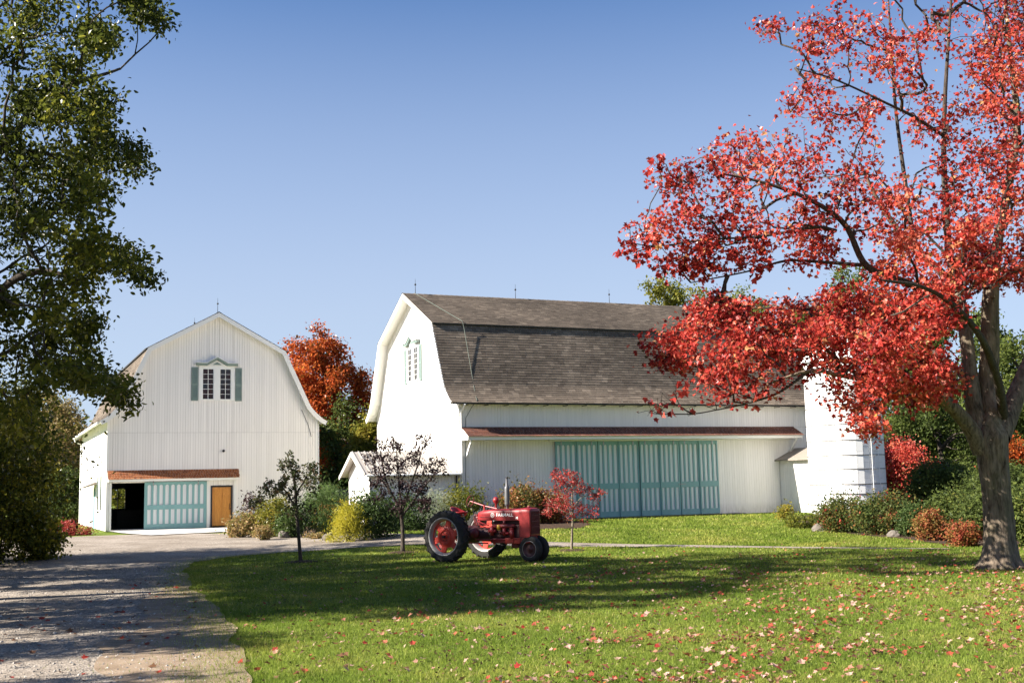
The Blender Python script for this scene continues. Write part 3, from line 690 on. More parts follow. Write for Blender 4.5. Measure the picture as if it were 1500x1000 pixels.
class Grow:
    """branches that reach out from given limbs to a cloud of tip points"""
    def __init__(s, polys, seed):
        s.r = np.random.default_rng(seed); s.p, s.par, s.pl, s.d, s.base = [], [], [], [], []
        for poly in polys:
            pts = np.array(poly, float); last = None
            if s.p: last = int(np.argmin(np.linalg.norm(np.array(s.p) - pts[0], axis=1)))
            tt = np.linalg.norm(np.diff(pts, axis=0), axis=1)
            for i in range(len(pts)):
                if i and tt[i - 1] > .5:
                    m = int(tt[i - 1] / .35)
                    for q in range(1, m): last = s.node(pts[i - 1] + (pts[i] - pts[i - 1]) * q / m, last, True)
                last = s.node(pts[i], last, True)
    def node(s, p, par, base=False):
        s.p.append(p); s.par.append(-1 if par is None else par); s.base.append(base)
        if par is None: s.pl.append(0.); s.d.append(np.array([0, 0, 1.]))
        else:
            e = p - s.p[par]; L = np.linalg.norm(e); s.pl.append(s.pl[par] + L); s.d.append(e / (L + 1e-9))
        return len(s.p) - 1
    def reach(s, A, step=.3, plw=.15, back=.6, minpl=0., jit=.05):
        A = np.array(A); B = np.array(s.p)
        dist = np.array([np.min(np.linalg.norm(B - a, axis=1)) for a in A])
        buf = np.zeros((len(B) + len(A) * 60, 3)); dbuf = np.zeros_like(buf); pl = np.zeros(len(buf)); n = len(B)
        buf[:n] = B; dbuf[:n] = np.array(s.d); pl[:n] = s.pl; s.tips = []
        for a in A[np.argsort(dist)]:
            e = a - buf[:n]; L = np.linalg.norm(e, axis=1); cosv = (e * dbuf[:n]).sum(1) / (L + 1e-6)
            cost = L * (1 + back * (1 - cosv)) + plw * pl[:n] + np.where(pl[:n] < minpl, 50, 0)
            i = int(np.argmin(cost)); p0 = buf[i]; LL = L[i]; m = max(1, int(math.ceil(LL / step)))
            t0 = unit(dbuf[i] * .6 + unit(e[i]) * .8) * LL; t1 = unit(e[i] + np.array([0, 0, .25 * LL])) * LL; last = i
            for q in range(1, m + 1):
                h = q / m; h2, h3 = h * h, h ** 3
                pt = (2 * h3 - 3 * h2 + 1) * p0 + (h3 - 2 * h2 + h) * t0 + (-2 * h3 + 3 * h2) * a + (h3 - h2) * t1
                if q < m: pt = pt + s.r.normal(size=3) * jit * min(1, LL)
                last = s.node(pt, last)
                buf[n] = pt; dbuf[n] = s.d[-1]; pl[n] = s.pl[-1]; n += 1
            s.tips.append(last)
        P = np.array(s.p); par = np.array(s.par); w = np.zeros(len(P)); 
        for t_ in s.tips: w[t_] += 1
        for i in range(len(P) - 1, -1, -1):
            if par[i] >= 0: w[par[i]] += w[i]
        s.P, s.PAR, s.W = P, par, w; return s
    def wood(s, tip=.006, ex=.48, base=False, wmax=1e9, rmax=1e9):
        sel = np.where((s.PAR >= 0) & (np.array(base) | ~np.array(s.base)) & (s.W > 0))[0]; pa = s.PAR[sel]
        r1 = np.minimum(tip * np.maximum(s.W[sel], 1) ** ex, rmax); r0 = np.minimum(np.minimum(tip * np.maximum(s.W[pa], 1) ** ex, r1 * 1.25), rmax)
        thick = r1 > tip * 2.2; Vs, Fs, o = [], [], 0
        for m, k in ((thick, 6), (~thick, 3)):
            if not m.any(): continue
            V, F = frusta(s.P[pa[m]], s.P[sel[m]], r0[m], r1[m], k); Vs.append(V); Fs.append(F + o); o += len(V)
        return np.concatenate(Vs), np.concatenate(Fs)
    def leaf_points(s, n, spread, wmax=2.5, clumps=True):
        idx = np.where((~np.array(s.base)) & (s.W <= wmax) & (s.W > 0))[0]
        k = s.r.choice(idx, n); f = s.r.uniform(0, 1, (n, 1)); p = s.P[s.PAR[k]] * (1 - f) + s.P[k] * f
        return p + s.r.normal(size=(n, 3)) * spread * np.array([1, 1, .8]), k
def foliage(name, P, size, tmpl, mat, parent, rv, up=.5, droop=.3):
    V, F = leaf_cloud(P, size, tmpl, up, droop); nf = len(tmpl[1])
    o = link(name, tri_mesh(name, V, F, mat, np.repeat(np.clip(rv, 0, 1), nf)), parent); o['kind'] = 'stuff'; return o
def clump_noise(P, scale, seed):
    """smooth random value per point"""
    r = np.random.default_rng(seed); v = np.zeros(len(P))
    for _ in range(6):
        k = r.normal(size=3) * 2 / scale; v += np.sin(P @ k + r.uniform(0, 6.3))
    return v / 6
def sample_clusters(cl, Y0, depth, seed):
    r = np.random.default_rng(seed); out = []
    for c in cl:
        px, py, rx, ry, n = c[:5]; dy = c[5] if len(c) > 5 else 0
        q = unit(r.normal(size=(n, 3))) * r.uniform(0, 1, (n, 1)) ** .4
        for a in q: out.append(at(px + a[0] * rx, py + a[1] * ry, Y0 + dy + a[2] * (depth if len(c) < 7 else c[6])))
    return np.array(out)

RED = [(.045, .010, .009), (.16, .017, .015), (.33, .033, .027), (.48, .062, .047), (.54, .115, .058), (.58, .20, .16), (.40, .25, .06)]
M['red_leaf'] = leaf_mat('red_maple_leaf', RED, .40, .04, 1.35)
M['dark_green_leaf'] = leaf_mat('green_leaf', [(.020, .026, .006), (.040, .050, .009), (.070, .080, .013), (.15, .145, .02), (.36, .30, .035)], .5, .02, 1.7)
M['green'] = leaf_mat('bush_leaf', [(.03, .05, .016), (.05, .08, .024), (.08, .12, .035), (.12, .15, .045)], .35)
M['mid_green'] = leaf_mat('tree_leaf', [(.04, .06, .018), (.075, .10, .026), (.12, .15, .036), (.20, .20, .048)], .4)
M['yellow'] = leaf_mat('gold_leaf', [(.20, .19, .02), (.36, .33, .03), (.48, .42, .05), (.55, .50, .09)], .35)
M['yellow_green'] = leaf_mat('yellow_green_leaf', [(.07, .085, .015), (.14, .15, .025), (.25, .22, .035), (.34, .25, .05)], .4)
M['orange'] = leaf_mat('orange_leaf', [(.08, .07, .015), (.22, .055, .014), (.42, .08, .022), (.52, .15, .035), (.40, .22, .04)], .4)
M['coral'] = leaf_mat('coral_leaf', [(.10, .12, .03), (.18, .17, .05), (.30, .20, .08), (.40, .27, .14), (.2, .22, .06)], .35)
M['purple'] = leaf_mat('purple_leaf', [(.018, .011, .014), (.030, .017, .020), (.05, .028, .030), (.085, .055, .052)], .2, .02)
M['mixed'] = leaf_mat('dark_mixed_leaf', [(.03, .03, .015), (.05, .05, .022), (.06, .08, .028), (.11, .085, .04), (.15, .065, .04)], .35)
M['viburnum'] = leaf_mat('autumn_shrub_leaf', [(.05, .06, .018), (.10, .10, .03), (.20, .14, .04), (.30, .13, .05), (.24, .05, .03)], .35)
M['rose'] = leaf_mat('red_dotted_shrub_leaf', [(.025, .045, .014), (.05, .075, .022), (.09, .11, .03), (.14, .11, .03), (.40, .03, .04)], .3)
M['bluegreen'] = leaf_mat('blue_green_needle', [(.05, .085, .025), (.085, .135, .04), (.12, .18, .055), (.18, .23, .08)], .3)
M['crimson'] = leaf_mat('crimson_leaf', [(.12, .018, .018), (.26, .035, .036), (.38, .065, .055), (.44, .13, .09)], .35)
M['pale'] = leaf_mat('silver_leaf', [(.16, .20, .12), (.25, .29, .19), (.36, .37, .26), (.42, .36, .30)], .3)
M['tan'] = leaf_mat('dry_tan_leaf', [(.10, .08, .035), (.20, .15, .06), (.30, .22, .10), (.24, .22, .05)], .35)
M['bark'] = bark_mat('grey_bark', (.06, .05, .04), (.27, .23, .185))
M['maple_bark'] = bark_mat('furrowed_maple_bark', (.045, .034, .025), (.25, .195, .145), .8, (.13, .12, .06))
M['dark_bark'] = bark_mat('dark_bark', (.025, .02, .016), (.10, .08, .065), 2)
M['tan_bark'] = bark_mat('tan_bark', (.12, .095, .07), (.30, .25, .19), 2)

def trunk_mesh(poly, rad, k=22, rough=.05, flare_=0, seed=0):
    """smooth trunk through points with furrows"""
    P = np.array(poly, float); r = np.random.default_rng(seed); n0 = len(P); n = (n0 - 1) * 7 + 1; tt = np.linspace(0, n0 - 1, n); i = np.minimum(tt.astype(int), n0 - 2); f = (tt - i)[:, None]
    Pm = np.vstack([2 * P[0] - P[1], P, 2 * P[-1] - P[-2]]); a, b, c, d = Pm[i], Pm[i + 1], Pm[i + 2], Pm[i + 3]
    Q = .5 * (2 * b + (c - a) * f + (2 * a - 5 * b + 4 * c - d) * f ** 2 + (3 * b - a - 3 * c + d) * f ** 3)
    R_ = np.interp(tt, np.arange(n0), rad); ph = r.uniform(0, 6.3, 6); kk = r.integers(3, 9, 6); V = []
    u = None
    for j in range(n):
        d_ = unit(Q[min(j + 1, n - 1)] - Q[max(j - 1, 0)])
        if u is None: u = unit(np.cross(d_, [0, 1, .1]))
        u = unit(u - d_ * (u @ d_)); w = np.cross(d_, u)
        for q in range(k):
            an = 2 * PI * q / k; m = sum(math.sin(kk[x] * an + ph[x] + j * .15 * (x - 2)) for x in range(6)) / 6
            fl = 1 + flare_ * max(0, 1 - j / 5) ** 2 * (1 + .7 * math.sin(5 * an + ph[0]))
            V.append(Q[j] + (u * math.cos(an) + w * math.sin(an)) * R_[j] * fl * (1 + rough * 2.2 * m + rough * r.normal() * .25))
    F = [(j * k + q, j * k + (q + 1) % k, (j + 1) * k + (q + 1) % k, (j + 1) * k + q) for j in range(n - 1) for q in range(k)]
    return np.array(V), np.array(F)
def limb(name, poly, rad, mat, parent, k=14, rough=.05, flare_=0, seed=0):
    V, F = trunk_mesh(poly, rad, k, rough, flare_, seed); return link(name, tri_mesh(name, V, F, mat, smooth_=True), parent)

def px_poly(pts, Y, dys=None):
    return [at(p[0], p[1], Y + (p[2] if len(p) > 2 else 0)) for p in pts]

# ---- red maple, right foreground
b0 = G(1465, 832); YM = float(b0[1]); mp_root = empty('maple_tree', (0, 0, 0)); tag(mp_root, 'big red maple with furrowed trunk on the leaf strewn lawn', 'tree')
trunk_p = [(b0[0], YM, -.15), at(1464, 790, YM), at(1460, 730, YM), at(1455, 680, YM), at(1452, 640, YM), at(1450, 608, YM)]
limb('trunk', trunk_p, [.46, .34, .31, .33, .35, .16], M['maple_bark'], mp_root, 44, .06, .45, 3)
LIMBS = [
    ([(1438, 660), (1420, 625, -.2), (1388, 590, -.5), (1352, 560, -.9), (1300, 556, -1.4), (1265, 555, -1.6), (1225, 548, -2.0), (1185, 543, -2.4), (1130, 560, -2.6)], [.26, .22, .19, .15, .12, .10, .085, .06, .03]),
    ([(1442, 650), (1428, 600, .2), (1421, 545, .3), (1415, 490, .4), (1405, 440, .6), (1375, 395, .9), (1335, 360, 1.2), (1290, 300, 1.3), (1260, 240, 1.2)], [.28, .24, .21, .19, .17, .15, .12, .09, .05]),
    ([(1455, 640), (1448, 570, .3), (1450, 500, .2), (1452, 430, .1), (1462, 350, .2), (1478, 270, .3), (1490, 180, .3), (1480, 80, .2), (1470, -20, .2)], [.32, .29, .26, .23, .2, .17, .14, .1, .06]),
    ([(1465, 640), (1490, 575, .4), (1520, 510, .8), (1560, 440, 1.2), (1610, 350, 1.5), (1650, 240, 1.6)], [.3, .26, .22, .17, .12, .06]),
    ([(1413, 480, .4), (1380, 440, 0), (1330, 415, -.5), (1270, 390, -1), (1237, 328, -1.4), (1185, 292, -1.7), (1120, 268, -1.9), (1060, 255, -2)], [.17, .15, .13, .115, .10, .075, .05, .03]),
    ([(1262, 388, -1), (1205, 384, -1), (1152, 382, -1.1), (1093, 398, -1.2), (1012, 414, -1.2)], [.07, .06, .045, .03, .014]),
    ([(1225, 338, -1.4), (1192, 333, -1.5), (1116, 346, -1.6), (1035, 351, -1.7), (967, 360, -1.8), (920, 356, -1.8)], [.07, .06, .045, .032, .02, .01]),
    ([(1405, 440, .6), (1392, 380, .8), (1383, 250, 1), (1384, 150, 1), (1390, 50, 1), (1396, -40, 1)], [.15, .13, .11, .085, .06, .035]),
    ([(1384, 200, 1), (1340, 172, .6), (1300, 152, .3), (1224, 117, 0), (1165, 100, -.2)], [.075, .06, .05, .035, .018]),
    ([(1340, 365, 1.2), (1325, 260, 1.6), (1312, 160, 1.7), (1305, 60, 1.8), (1300, -20, 1.8)], [.10, .085, .065, .045, .025]),
    ([(1448, 600, .2), (1400, 540, 1.6), (1340, 500, 2.8), (1260, 470, 3.8), (1180, 450, 4.4), (1100, 452, 4.6)], [.17, .14, .12, .09, .06, .03]),
    ([(1470, 610), (1462, 560, -1), (1440, 500, -2.2), (1400, 450, -3.2), (1350, 420, -3.9), (1290, 410, -4.3)], [.18, .15, .12, .09, .06, .03]),
    ([(1185, 543, -2.4), (1140, 575, -2.5), (1092, 591, -2.5), (1050, 600, -2.5), (1014, 606, -2.5), (965, 606, -2.5)], [.055, .04, .03, .022, .014, .006]),
]
polys = [px_poly(p, YM) for p, _ in LIMBS]
for i, ((_, r_), p) in enumerate(zip(LIMBS, polys)): limb('limb', p, [max(x * (.8 if i < 4 else .62), .012) * (1 if j_ < 4 or i > 3 else .75) for j_, x in enumerate(r_)], M['maple_bark' if i < 4 else 'dark_bark'], mp_root, 16 if i < 5 else 10, .05, 0, 20 + i)
CL = [  # px, py, rx, ry, n, depth shift, depth
    (1078, 468, 88, 36, 42, -.5, 2.5), (988, 512, 46, 40, 24, -.8, 1.5), (1120, 520, 100, 50, 50, -1, 2.8), (1210, 480, 110, 60, 60, -.5, 3.5), (1250, 560, 70, 45, 34, -1.6, 2.2), (1310, 450, 100, 70, 64, 0, 4),
    (1330, 560, 80, 48, 44, -1, 2.6), (1270, 610, 40, 28, 14, -1.8, 1.2), (1390, 400, 100, 66, 54, 0, 4.5), (1465, 380, 80, 55, 44, 0, 4.5), (1365, 550, 45, 38, 18, -1.5, 1.5), (1075, 565, 55, 22, 14, -2.2, 1.2),
    (1060, 270, 85, 60, 44, -1.5, 2.2), (1000, 330, 55, 55, 20, -1.7, 1.5), (1130, 230, 70, 70, 36, -1.5, 2.4), (1090, 330, 80, 45, 26, -1.6, 1.8), (1040, 385, 80, 18, 10, -1.3, 1.3), (1170, 330, 70, 60, 30, -1.2, 2.5),
    (1230, 270, 80, 70, 40, -.5, 3), (1320, 310, 90, 70, 46, 0, 4), (1410, 320, 80, 60, 44, .3, 4.5), (1180, 130, 55, 55, 26, -.3, 2), (1200, 60, 45, 60, 20, 0, 2.2), (1250, 170, 60, 60, 24, 0, 2.8), (1270, 70, 60, 60, 24, .5, 3),
    (1340, 40, 60, 60, 22, .8, 3), (1350, 160, 60, 60, 20, .8, 3.4), (1420, 30, 60, 60, 20, .8, 3.5), (1440, 190, 60, 70, 34, .3, 4), (1480, 110, 60, 80, 44, .3, 4), (1490, 280, 60, 80, 44, .3, 4.5), (1490, 20, 50, 60, 26, .3, 4),
    (1560, 380, 90, 90, 40, 1, 4.5), (1600, 200, 120, 130, 50, 1, 5), (1570, 30, 120, 110, 40, 1, 5), (1470, 60, 50, 80, 30, -1.5, 2), (1480, 220, 50, 80, 30, -1.5, 2), (1440, 120, 50, 60, 20, 1.5, 2), (1400, 250, 60, 50, 24, -1, 2.5), (1330, 100, 50, 50, 16, -.8, 2), (1350, -90, 170, 70, 60, .6, 5), (1520, -120, 150, 90, 50, .6, 5), (1365, 470, 60, 45, 26, -2.5, 2), (975, 262, 32, 32, 12, -1.7, 1), (950, 330, 26, 24, 5, -1.8, .8), (1130, 45, 22, 40, 9, -.2, 1.2), (1300, 510, 60, 40, 26, -3, 1.6)]
A = sample_clusters(CL, YM, 3, 5)
gr = Grow(polys, 11).reach(A, .28, .10, .7, 0, .05)
V, F = gr.wood(.0086, .42); link('branches', tri_mesh('branches', V, F, M['dark_bark']), mp_root, kind='stuff')
P, k = gr.leaf_points(118000, .165, 3)
kp = rng.uniform(size=len(P)) < np.interp(P[:, 2], [6.6, 8.2], [.95, .36]) * np.clip(.75 + .7 * clump_noise(P, 1.1, 6), .3, 1); P = P[kp]
rv = .42 + .34 * clump_noise(P, 1.6, 4) + rng.normal(size=len(P)) * .17 
rv[rng.uniform(size=len(P)) < .04] = .93
foliage('foliage', P, .092, MAPLE, M['red_leaf'], mp_root, rv, .5, .5)
# bare lower twigs on the lowest left limb
A = sample_clusters([(1000, 585, 60, 25, 26, -2.5, .8), (960, 600, 30, 22, 10, -2.5, .6), (1060, 560, 50, 30, 16, -2.4, .8)], YM, 1, 8)
g2 = Grow([polys[12]], 9).reach(A, .2, .1, .6, 0, .03); V, F = g2.wood(.005, .45); link('bare_twigs', tri_mesh('bare_twigs', V, F, M['dark_bark']), mp_root, kind='stuff')
P, k = g2.leaf_points(60, .1)
g3 = Grow([polys[6], polys[5], polys[4]], 12).reach(sample_clusters([(935, 352, 30, 26, 16, -1.8, .5), (925, 375, 24, 14, 10, -1.6, .4), (960, 240, 22, 26, 8, -1.9, .5), (985, 385, 40, 26, 18, -1.4, .6), (1040, 370, 60, 26, 24, -1.5, .8), (1100, 380, 60, 26, 24, -1.3, .8)], YM, 1, 12), .2, .1, .6, 0, .03)
V, F = g3.wood(.0048, .45); link('bare_twigs', tri_mesh('bare_twigs', V, F, M['dark_bark']), mp_root, kind='stuff'); P3, k3 = g3.leaf_points(500, .08); P = np.concatenate([P, P3]); foliage('foliage', P, .13, MAPLE, M['red_leaf'], mp_root, rng.uniform(.1, .6, len(P)))

# ---- the green trees at the left that shade the lawn
def broad_tree(name, label, base, height, crown, ntips, nleaf, lsize, mat, seed, tmpl=OVAL, trunk_r=.4, group=None, clusters=None, tip=.008, shape=None, spread=.24, bark='bark', shift=0.):
    r = np.random.default_rng(seed); x, y = base; z = float(ground(x, y)); root = empty(name, (0, 0, 0)); tag(root, label, 'tree', group)
    hb = height * .28; fork = np.array([x + r.normal() * .15, y, z + hb]); rx, ry, rz = crown; cc = np.array([x, y, z + height - rz])
    limb('trunk', [(x, y, z - .2), (x, y, z + hb * .5), fork, fork + (r.normal() * .4, r.normal() * .4, height * .22), fork + (r.normal() * .5, r.normal() * .5, height * .42)], [trunk_r, trunk_r * .8, trunk_r * .7, trunk_r * .45, trunk_r * .2], M[bark], root, 14, .05, .3, seed)
    polys = [[np.array([x, y, z]), fork, fork + (0, 0, height * .22), fork + (0, 0, height * .42)]]
    n_l = 7
    for i in range(n_l):
        a = i * 2 * PI / n_l + r.uniform(-.3, .3); hz_ = r.uniform(.1, .8); st_ = fork + np.array([0, 0, height * .2 * hz_ * 1.2])
        e = cc + np.array([math.cos(a) * rx * .55, math.sin(a) * ry * .55, (hz_ - .55) * rz * 1.1]); m = (st_ + e) / 2 + (0, 0, height * .04)
        polys.append([st_, m, e]); limb('limb', [st_, m, e], [trunk_r * .4, trunk_r * .27, trunk_r * .1], M[bark], root, 8, .04, 0, seed + i)
    if clusters is None:
        nb = max(10, ntips // 12); q = unit(r.normal(size=(nb, 3))); q = q * r.uniform(.35, 1, (nb, 1)) ** .5
        if shape == 'low': q[:, 2] = np.abs(q[:, 2]) * 1.9 - 1
        cs = cc + q * np.array([rx, ry, rz]) * .86
        A = (cs[:, None] + r.normal(size=(nb, ntips // nb, 3)) * np.array([rx, ry, rz]) * .19).reshape(-1, 3)
    else: A = clusters
    g = Grow(polys, seed + 1).reach(A, height * .03, .12, .6, hb * .9, .05)
    V, F = g.wood(tip, .46); link('branches', tri_mesh('branches', V, F, M['dark_bark']), root, kind='stuff')
    P, k = g.leaf_points(nleaf, spread, 3)
    rv = .42 + shift + .38 * clump_noise(P, height * .12, seed) + r.normal(size=len(P)) * .16
    foliage('foliage', P, lsize, tmpl, M[mat], root, rv, .45, .4); return root
LT = [(60, 30, 110, 60, 34), (150, 55, 32, 40, 14), (100, 140, 75, 55, 30), (30, 160, 80, 80, 34), (150, 195, 28, 35, 10), (195, 212, 24, 14, 5), (205, 240, 16, 18, 4), (120, 245, 55, 38, 18), (50, 265, 90, 60, 30), (150, 290, 32, 20, 6),
      (60, 350, 90, 60, 32), (130, 365, 55, 34, 18), (190, 375, 34, 18, 8), (215, 410, 24, 12, 5), (60, 440, 90, 60, 34), (130, 455, 32, 34, 10), (60, 530, 80, 50, 28), (130, 545, 36, 26, 10), (170, 560, 28, 14, 6), (185, 590, 18, 18, 4), (30, 620, 50, 50, 18),
      (215, 10, 30, 14, 8), (230, 35, 16, 12, 5), (190, -10, 40, 20, 10), (40, -80, 130, 60, 36), (-120, -140, 180, 80, 50), (-150, 30, 110, 90, 50), (-170, 200, 120, 90, 54), (-160, 360, 120, 90, 54), (-130, 500, 110, 70, 40), (-330, 100, 120, 200, 70), (-330, 380, 110, 150, 50)]
base_l = (-11.6, 24.)
broad_tree('maple_tree', 'tall green maple leaning into the upper left of the view', base_l, 18, (6, 6, 8), 0, 74000, .11, 'dark_green_leaf', 31, OVAL, .27, None, sample_clusters(LT, 24., 4.6, 3), .007, spread=.17, bark='dark_bark')
broad_tree('maple_tree', 'rounded green tree behind the tall left maple, above the shrubs', (-21.5, 33), 15.0, (5.4, 5.4, 7), 420, 40000, .15, 'dark_green_leaf', 41, OVAL, .38, None, None, .009, 'low')
broad_tree('maple_tree', 'green tree left of the driveway, shading the near gravel', (-17.5, 18.2), 15.0, (5.0, 4.4, 5.8), 380, 36000, .17, 'dark_green_leaf', 51, OVAL, .35)
broad_tree('maple_tree', 'green tree left of the driveway between two taller ones', (-20.5, 26.8), 13.5, (5.5, 4.5, 5), 360, 36000, .18, 'dark_green_leaf', 61, OVAL, .4)
broad_tree('maple_tree', 'slender green tree left of the drive beside a smaller one', (-16.5, 13.6), 8.6, (2.8, 1.7, 2.6), 150, 9000, .15, 'dark_green_leaf', 75, OVAL, .2)
broad_tree('maple_tree', 'small green tree close to the near end of the driveway', (-16.5, 9.4), 7.9, (3.2, 2.2, 3.0), 220, 18000, .15, 'dark_green_leaf', 71, OVAL, .22)

# ---- saplings on the lawn
def sapling(label, base_px, stems, cl, nleaf, lsize, mat, tmpl, seed, tr=.05, bark='dark_bark', depth=.8, spread=.07, rv0=.45, tip=.004, stake=False):
    b = G(*base_px); Y = float(b[1]); root = empty('sapling', (0, 0, 0)); tag(root, label, 'tree')
    pl_ = [px_poly(s_, Y) for s_ in stems]; pl_[0][0] = np.array([b[0], b[1], b[2] - .1])
    for i, p in enumerate(pl_): limb('trunk' if i == 0 else 'limb', p, np.linspace(tr * (1 if i == 0 else .6), tr * (.7 if i == 0 else .15), len(p)), M[bark], root, 10, .05, .3 if i == 0 else 0, seed + i)
    g = Grow(pl_, seed).reach(sample_clusters(cl, Y, depth, seed), .12, .15, .8, .5, .02)
    V, F = g.wood(tip, .45); link('branches', tri_mesh('branches', V, F, M[bark]), root, kind='stuff')
    P, k = g.leaf_points(nleaf, spread, 2.5); r = np.random.default_rng(seed)
    foliage('foliage', P, lsize, tmpl, M[mat], root, rv0 + .3 * clump_noise(P, .5, seed) + r.normal(size=len(P)) * .2, .3, .6)
    MB().lathe([(.001, .05), (.3, .045), (.5, .02), (.62, -.06)], 18, c=(b[0], b[1], b[2])).build('mulch_ring', M['mulch'], root, True)
    return root
sapling('dark leaved crabapple sapling before the left barn', (441, 823), [[(441, 823), (437, 780), (434, 745), (433, 720), (430, 690)], [(434, 745), (415, 715), (395, 705)], [(433, 725), (448, 700), (456, 690)], [(433, 715), (425, 680), (422, 666)]],
        [(425, 682, 22, 22, 30), (450, 700, 20, 24, 26), (430, 715, 40, 22, 34), (395, 712, 22, 16, 18), (378, 735, 12, 12, 8), (440, 745, 30, 16, 20), (462, 690, 8, 18, 8)], 1900, .088, 'mixed', OVAL, 81, .055)
sapling('vase shaped purple plum tree behind the tractor', (590, 809), [[(590, 809), (590, 780), (588, 755), (586, 745)], [(588, 755), (575, 725), (555, 700), (538, 690)], [(588, 752), (585, 715), (582, 680), (580, 640)], [(588, 752), (600, 715), (612, 680), (622, 640)], [(589, 755), (612, 725), (635, 695), (650, 670)], [(587, 748), (566, 705), (558, 665), (553, 645)]],
        [(555, 690, 26, 30, 34), (558, 655, 14, 22, 18), (585, 680, 30, 32, 40), (584, 650, 14, 18, 16), (618, 660, 18, 40, 40), (640, 685, 18, 18, 18), (605, 710, 34, 28, 40), (570, 725, 36, 24, 30), (620, 735, 28, 20, 20), (541, 670, 12, 16, 10)], 3600, .082, 'purple', OVAL, 91, .07, 'dark_bark')
sapling('small red leaved maple sapling in front of the teal doors', (837, 806), [[(837, 806), (838, 780), (839, 755), (838, 735)], [(838, 755), (825, 728), (812, 695)], [(838, 750), (850, 730), (872, 722)], [(838, 740), (838, 715), (837, 690)], [(838, 755), (818, 745), (800, 735)]],
        [(838, 700, 16, 18, 30), (818, 700, 16, 16, 22), (850, 715, 18, 16, 24), (872, 725, 16, 14, 18), (820, 735, 24, 18, 36), (845, 748, 26, 16, 34), (865, 752, 16, 14, 14), (803, 745, 14, 14, 16), (835, 720, 22, 16, 24)], 2300, .07, 'crimson', OVAL, 101, .04, 'tan_bark', spread=.06)

# ---- shrubs
def bush(name, label, px, wpx, hpx, mat, nleaf, lsize, seed, tmpl=OVAL, shape='round', Y=None, cat='shrub', group=None, deep=1., clump=.17, up=.3, droop=.2, rv0=.45):
    """px: pixel of the middle of its foot; wpx, hpx its size in the photograph at that distance"""
    b = G(*px) if Y is None else at(px[0], px[1], Y)
    if Y is not None: b[2] = float(ground(b[0], b[1]))
    s_ = b[1] / FPX; rx = wpx * s_ / 2; h = hpx * s_ if Y is None else float(at(px[0], px[1] - hpx, Y)[2] - b[2])
    r = np.random.default_rng(seed); root = empty(name, tuple(b)); tag(root, label, cat, group); n = max(18, int(nleaf / 70))
    q = unit(r.normal(size=(n, 3))) * r.uniform(.45, 1, (n, 1)) ** .5; q[:, 2] = np.abs(q[:, 2]) if shape != 'round' else (q[:, 2] * .5 + .5)
    if shape == 'cone': z = r.uniform(0, 1, n) ** 1.4; a = r.uniform(0, 2 * PI, n); w = (1 - z * .85) * r.uniform(.6, 1, n); q = np.stack([np.cos(a) * w, np.sin(a) * w, z], 1)
    cs = q * np.array([rx, rx * deep, h]) * .88 + np.array([0, 0, .04 * h]); A = (rx + h) / 2
    P = (cs[:, None] + r.normal(size=(n, nleaf // n, 3)) * A * clump * r.uniform(.6, 1.3, (n, 1, 1))).reshape(-1, 3); P = P[P[:, 2] > -.02]
    stems = [[(0, 0, -.1), tuple(c * (.5, .5, .4)), tuple(c)] for c in cs[: min(n, 22)]]
    mb = MB()
    for s in stems: mb.tube(s, [.02, .013, .005], 4, False)
    mb.build('stems', M['dark_bark'], root, kind='stuff')
    rv = rv0 + .34 * clump_noise(P, A * .5, seed) + r.normal(size=len(P)) * .2
    foliage('foliage', P, lsize, tmpl, M[mat], root, rv, up, droop); return root
# bed between the barns
bush('spirea_bush', 'coral tinted spirea mound beside the concrete apron', (354, 787), 46, 34, 'coral', 2600, .10, 201)
bush('barberry_bush', 'low orange barberry at the front of the bed', (385, 791), 28, 22, 'coral', 1500, .075, 202, rv0=.6)
bush('smoke_bush', 'dusky purple bush against the left barn wall', (370, 775), 34, 52, 'purple', 1500, .10, 203, rv0=.8)
bush('yellow_shrub', 'tall yellow green shrub behind the crabapple sapling', (402, 786), 54, 56, 'yellow_green', 3600, .10, 204)
bush('dark_shrub', 'dark green shrub beneath the crabapple sapling', (428, 787), 44, 40, 'green', 2600, .10, 205)
bush('pine_bush', 'bushy blue green pine at the left barn corner', (475, 783), 66, 70, 'bluegreen', 7000, .17, 206, NEEDLE, droop=-.6)
bush('lavender_bush', 'small silvery bush by the bed stones', (431, 787), 24, 20, 'pale', 900, .09, 207, NEEDLE, droop=-.6)
bush('ground_cover', 'pinkish low plant between the bed stones', (461, 789), 34, 9, 'coral', 800, .06, 208)
bush('golden_cypress', 'bright golden cypress mound beside dark round bush', (510, 793), 58, 54, 'yellow', 5200, .12, 209, NEEDLE, 'cone', droop=.4)
bush('weeping_bush', 'large dark green dome bush in front of the shed', (548, 789), 78, 66, 'green', 8000, .09, 210, droop=1.2, rv0=.35)
bush('weeping_bush', 'shadowed dark bush behind the purple plum trunk', (600, 786), 74, 58, 'green', 5000, .10, 211, droop=.8, rv0=.25)
bush('silver_grass', 'pale pinkish feathery shrub left of the rear tyre', (640, 784), 54, 66, 'pale', 4000, .12, 212, NEEDLE, droop=-.3)
bush('mound_bush', 'rounded olive green shrub behind the tractor seat', (680, 776), 70, 62, 'yellow_green', 5200, .10, 213, droop=.6, rv0=.2)
bush('viburnum_bush', 'green and bronze shrub behind the exhaust stack', (762, 772), 66, 60, 'viburnum', 5200, .11, 214, rv0=.4)
bush('viburnum_bush', 'reddish shrub between tractor and red sapling', (806, 770), 56, 52, 'viburnum', 4200, .10, 215, rv0=.7)
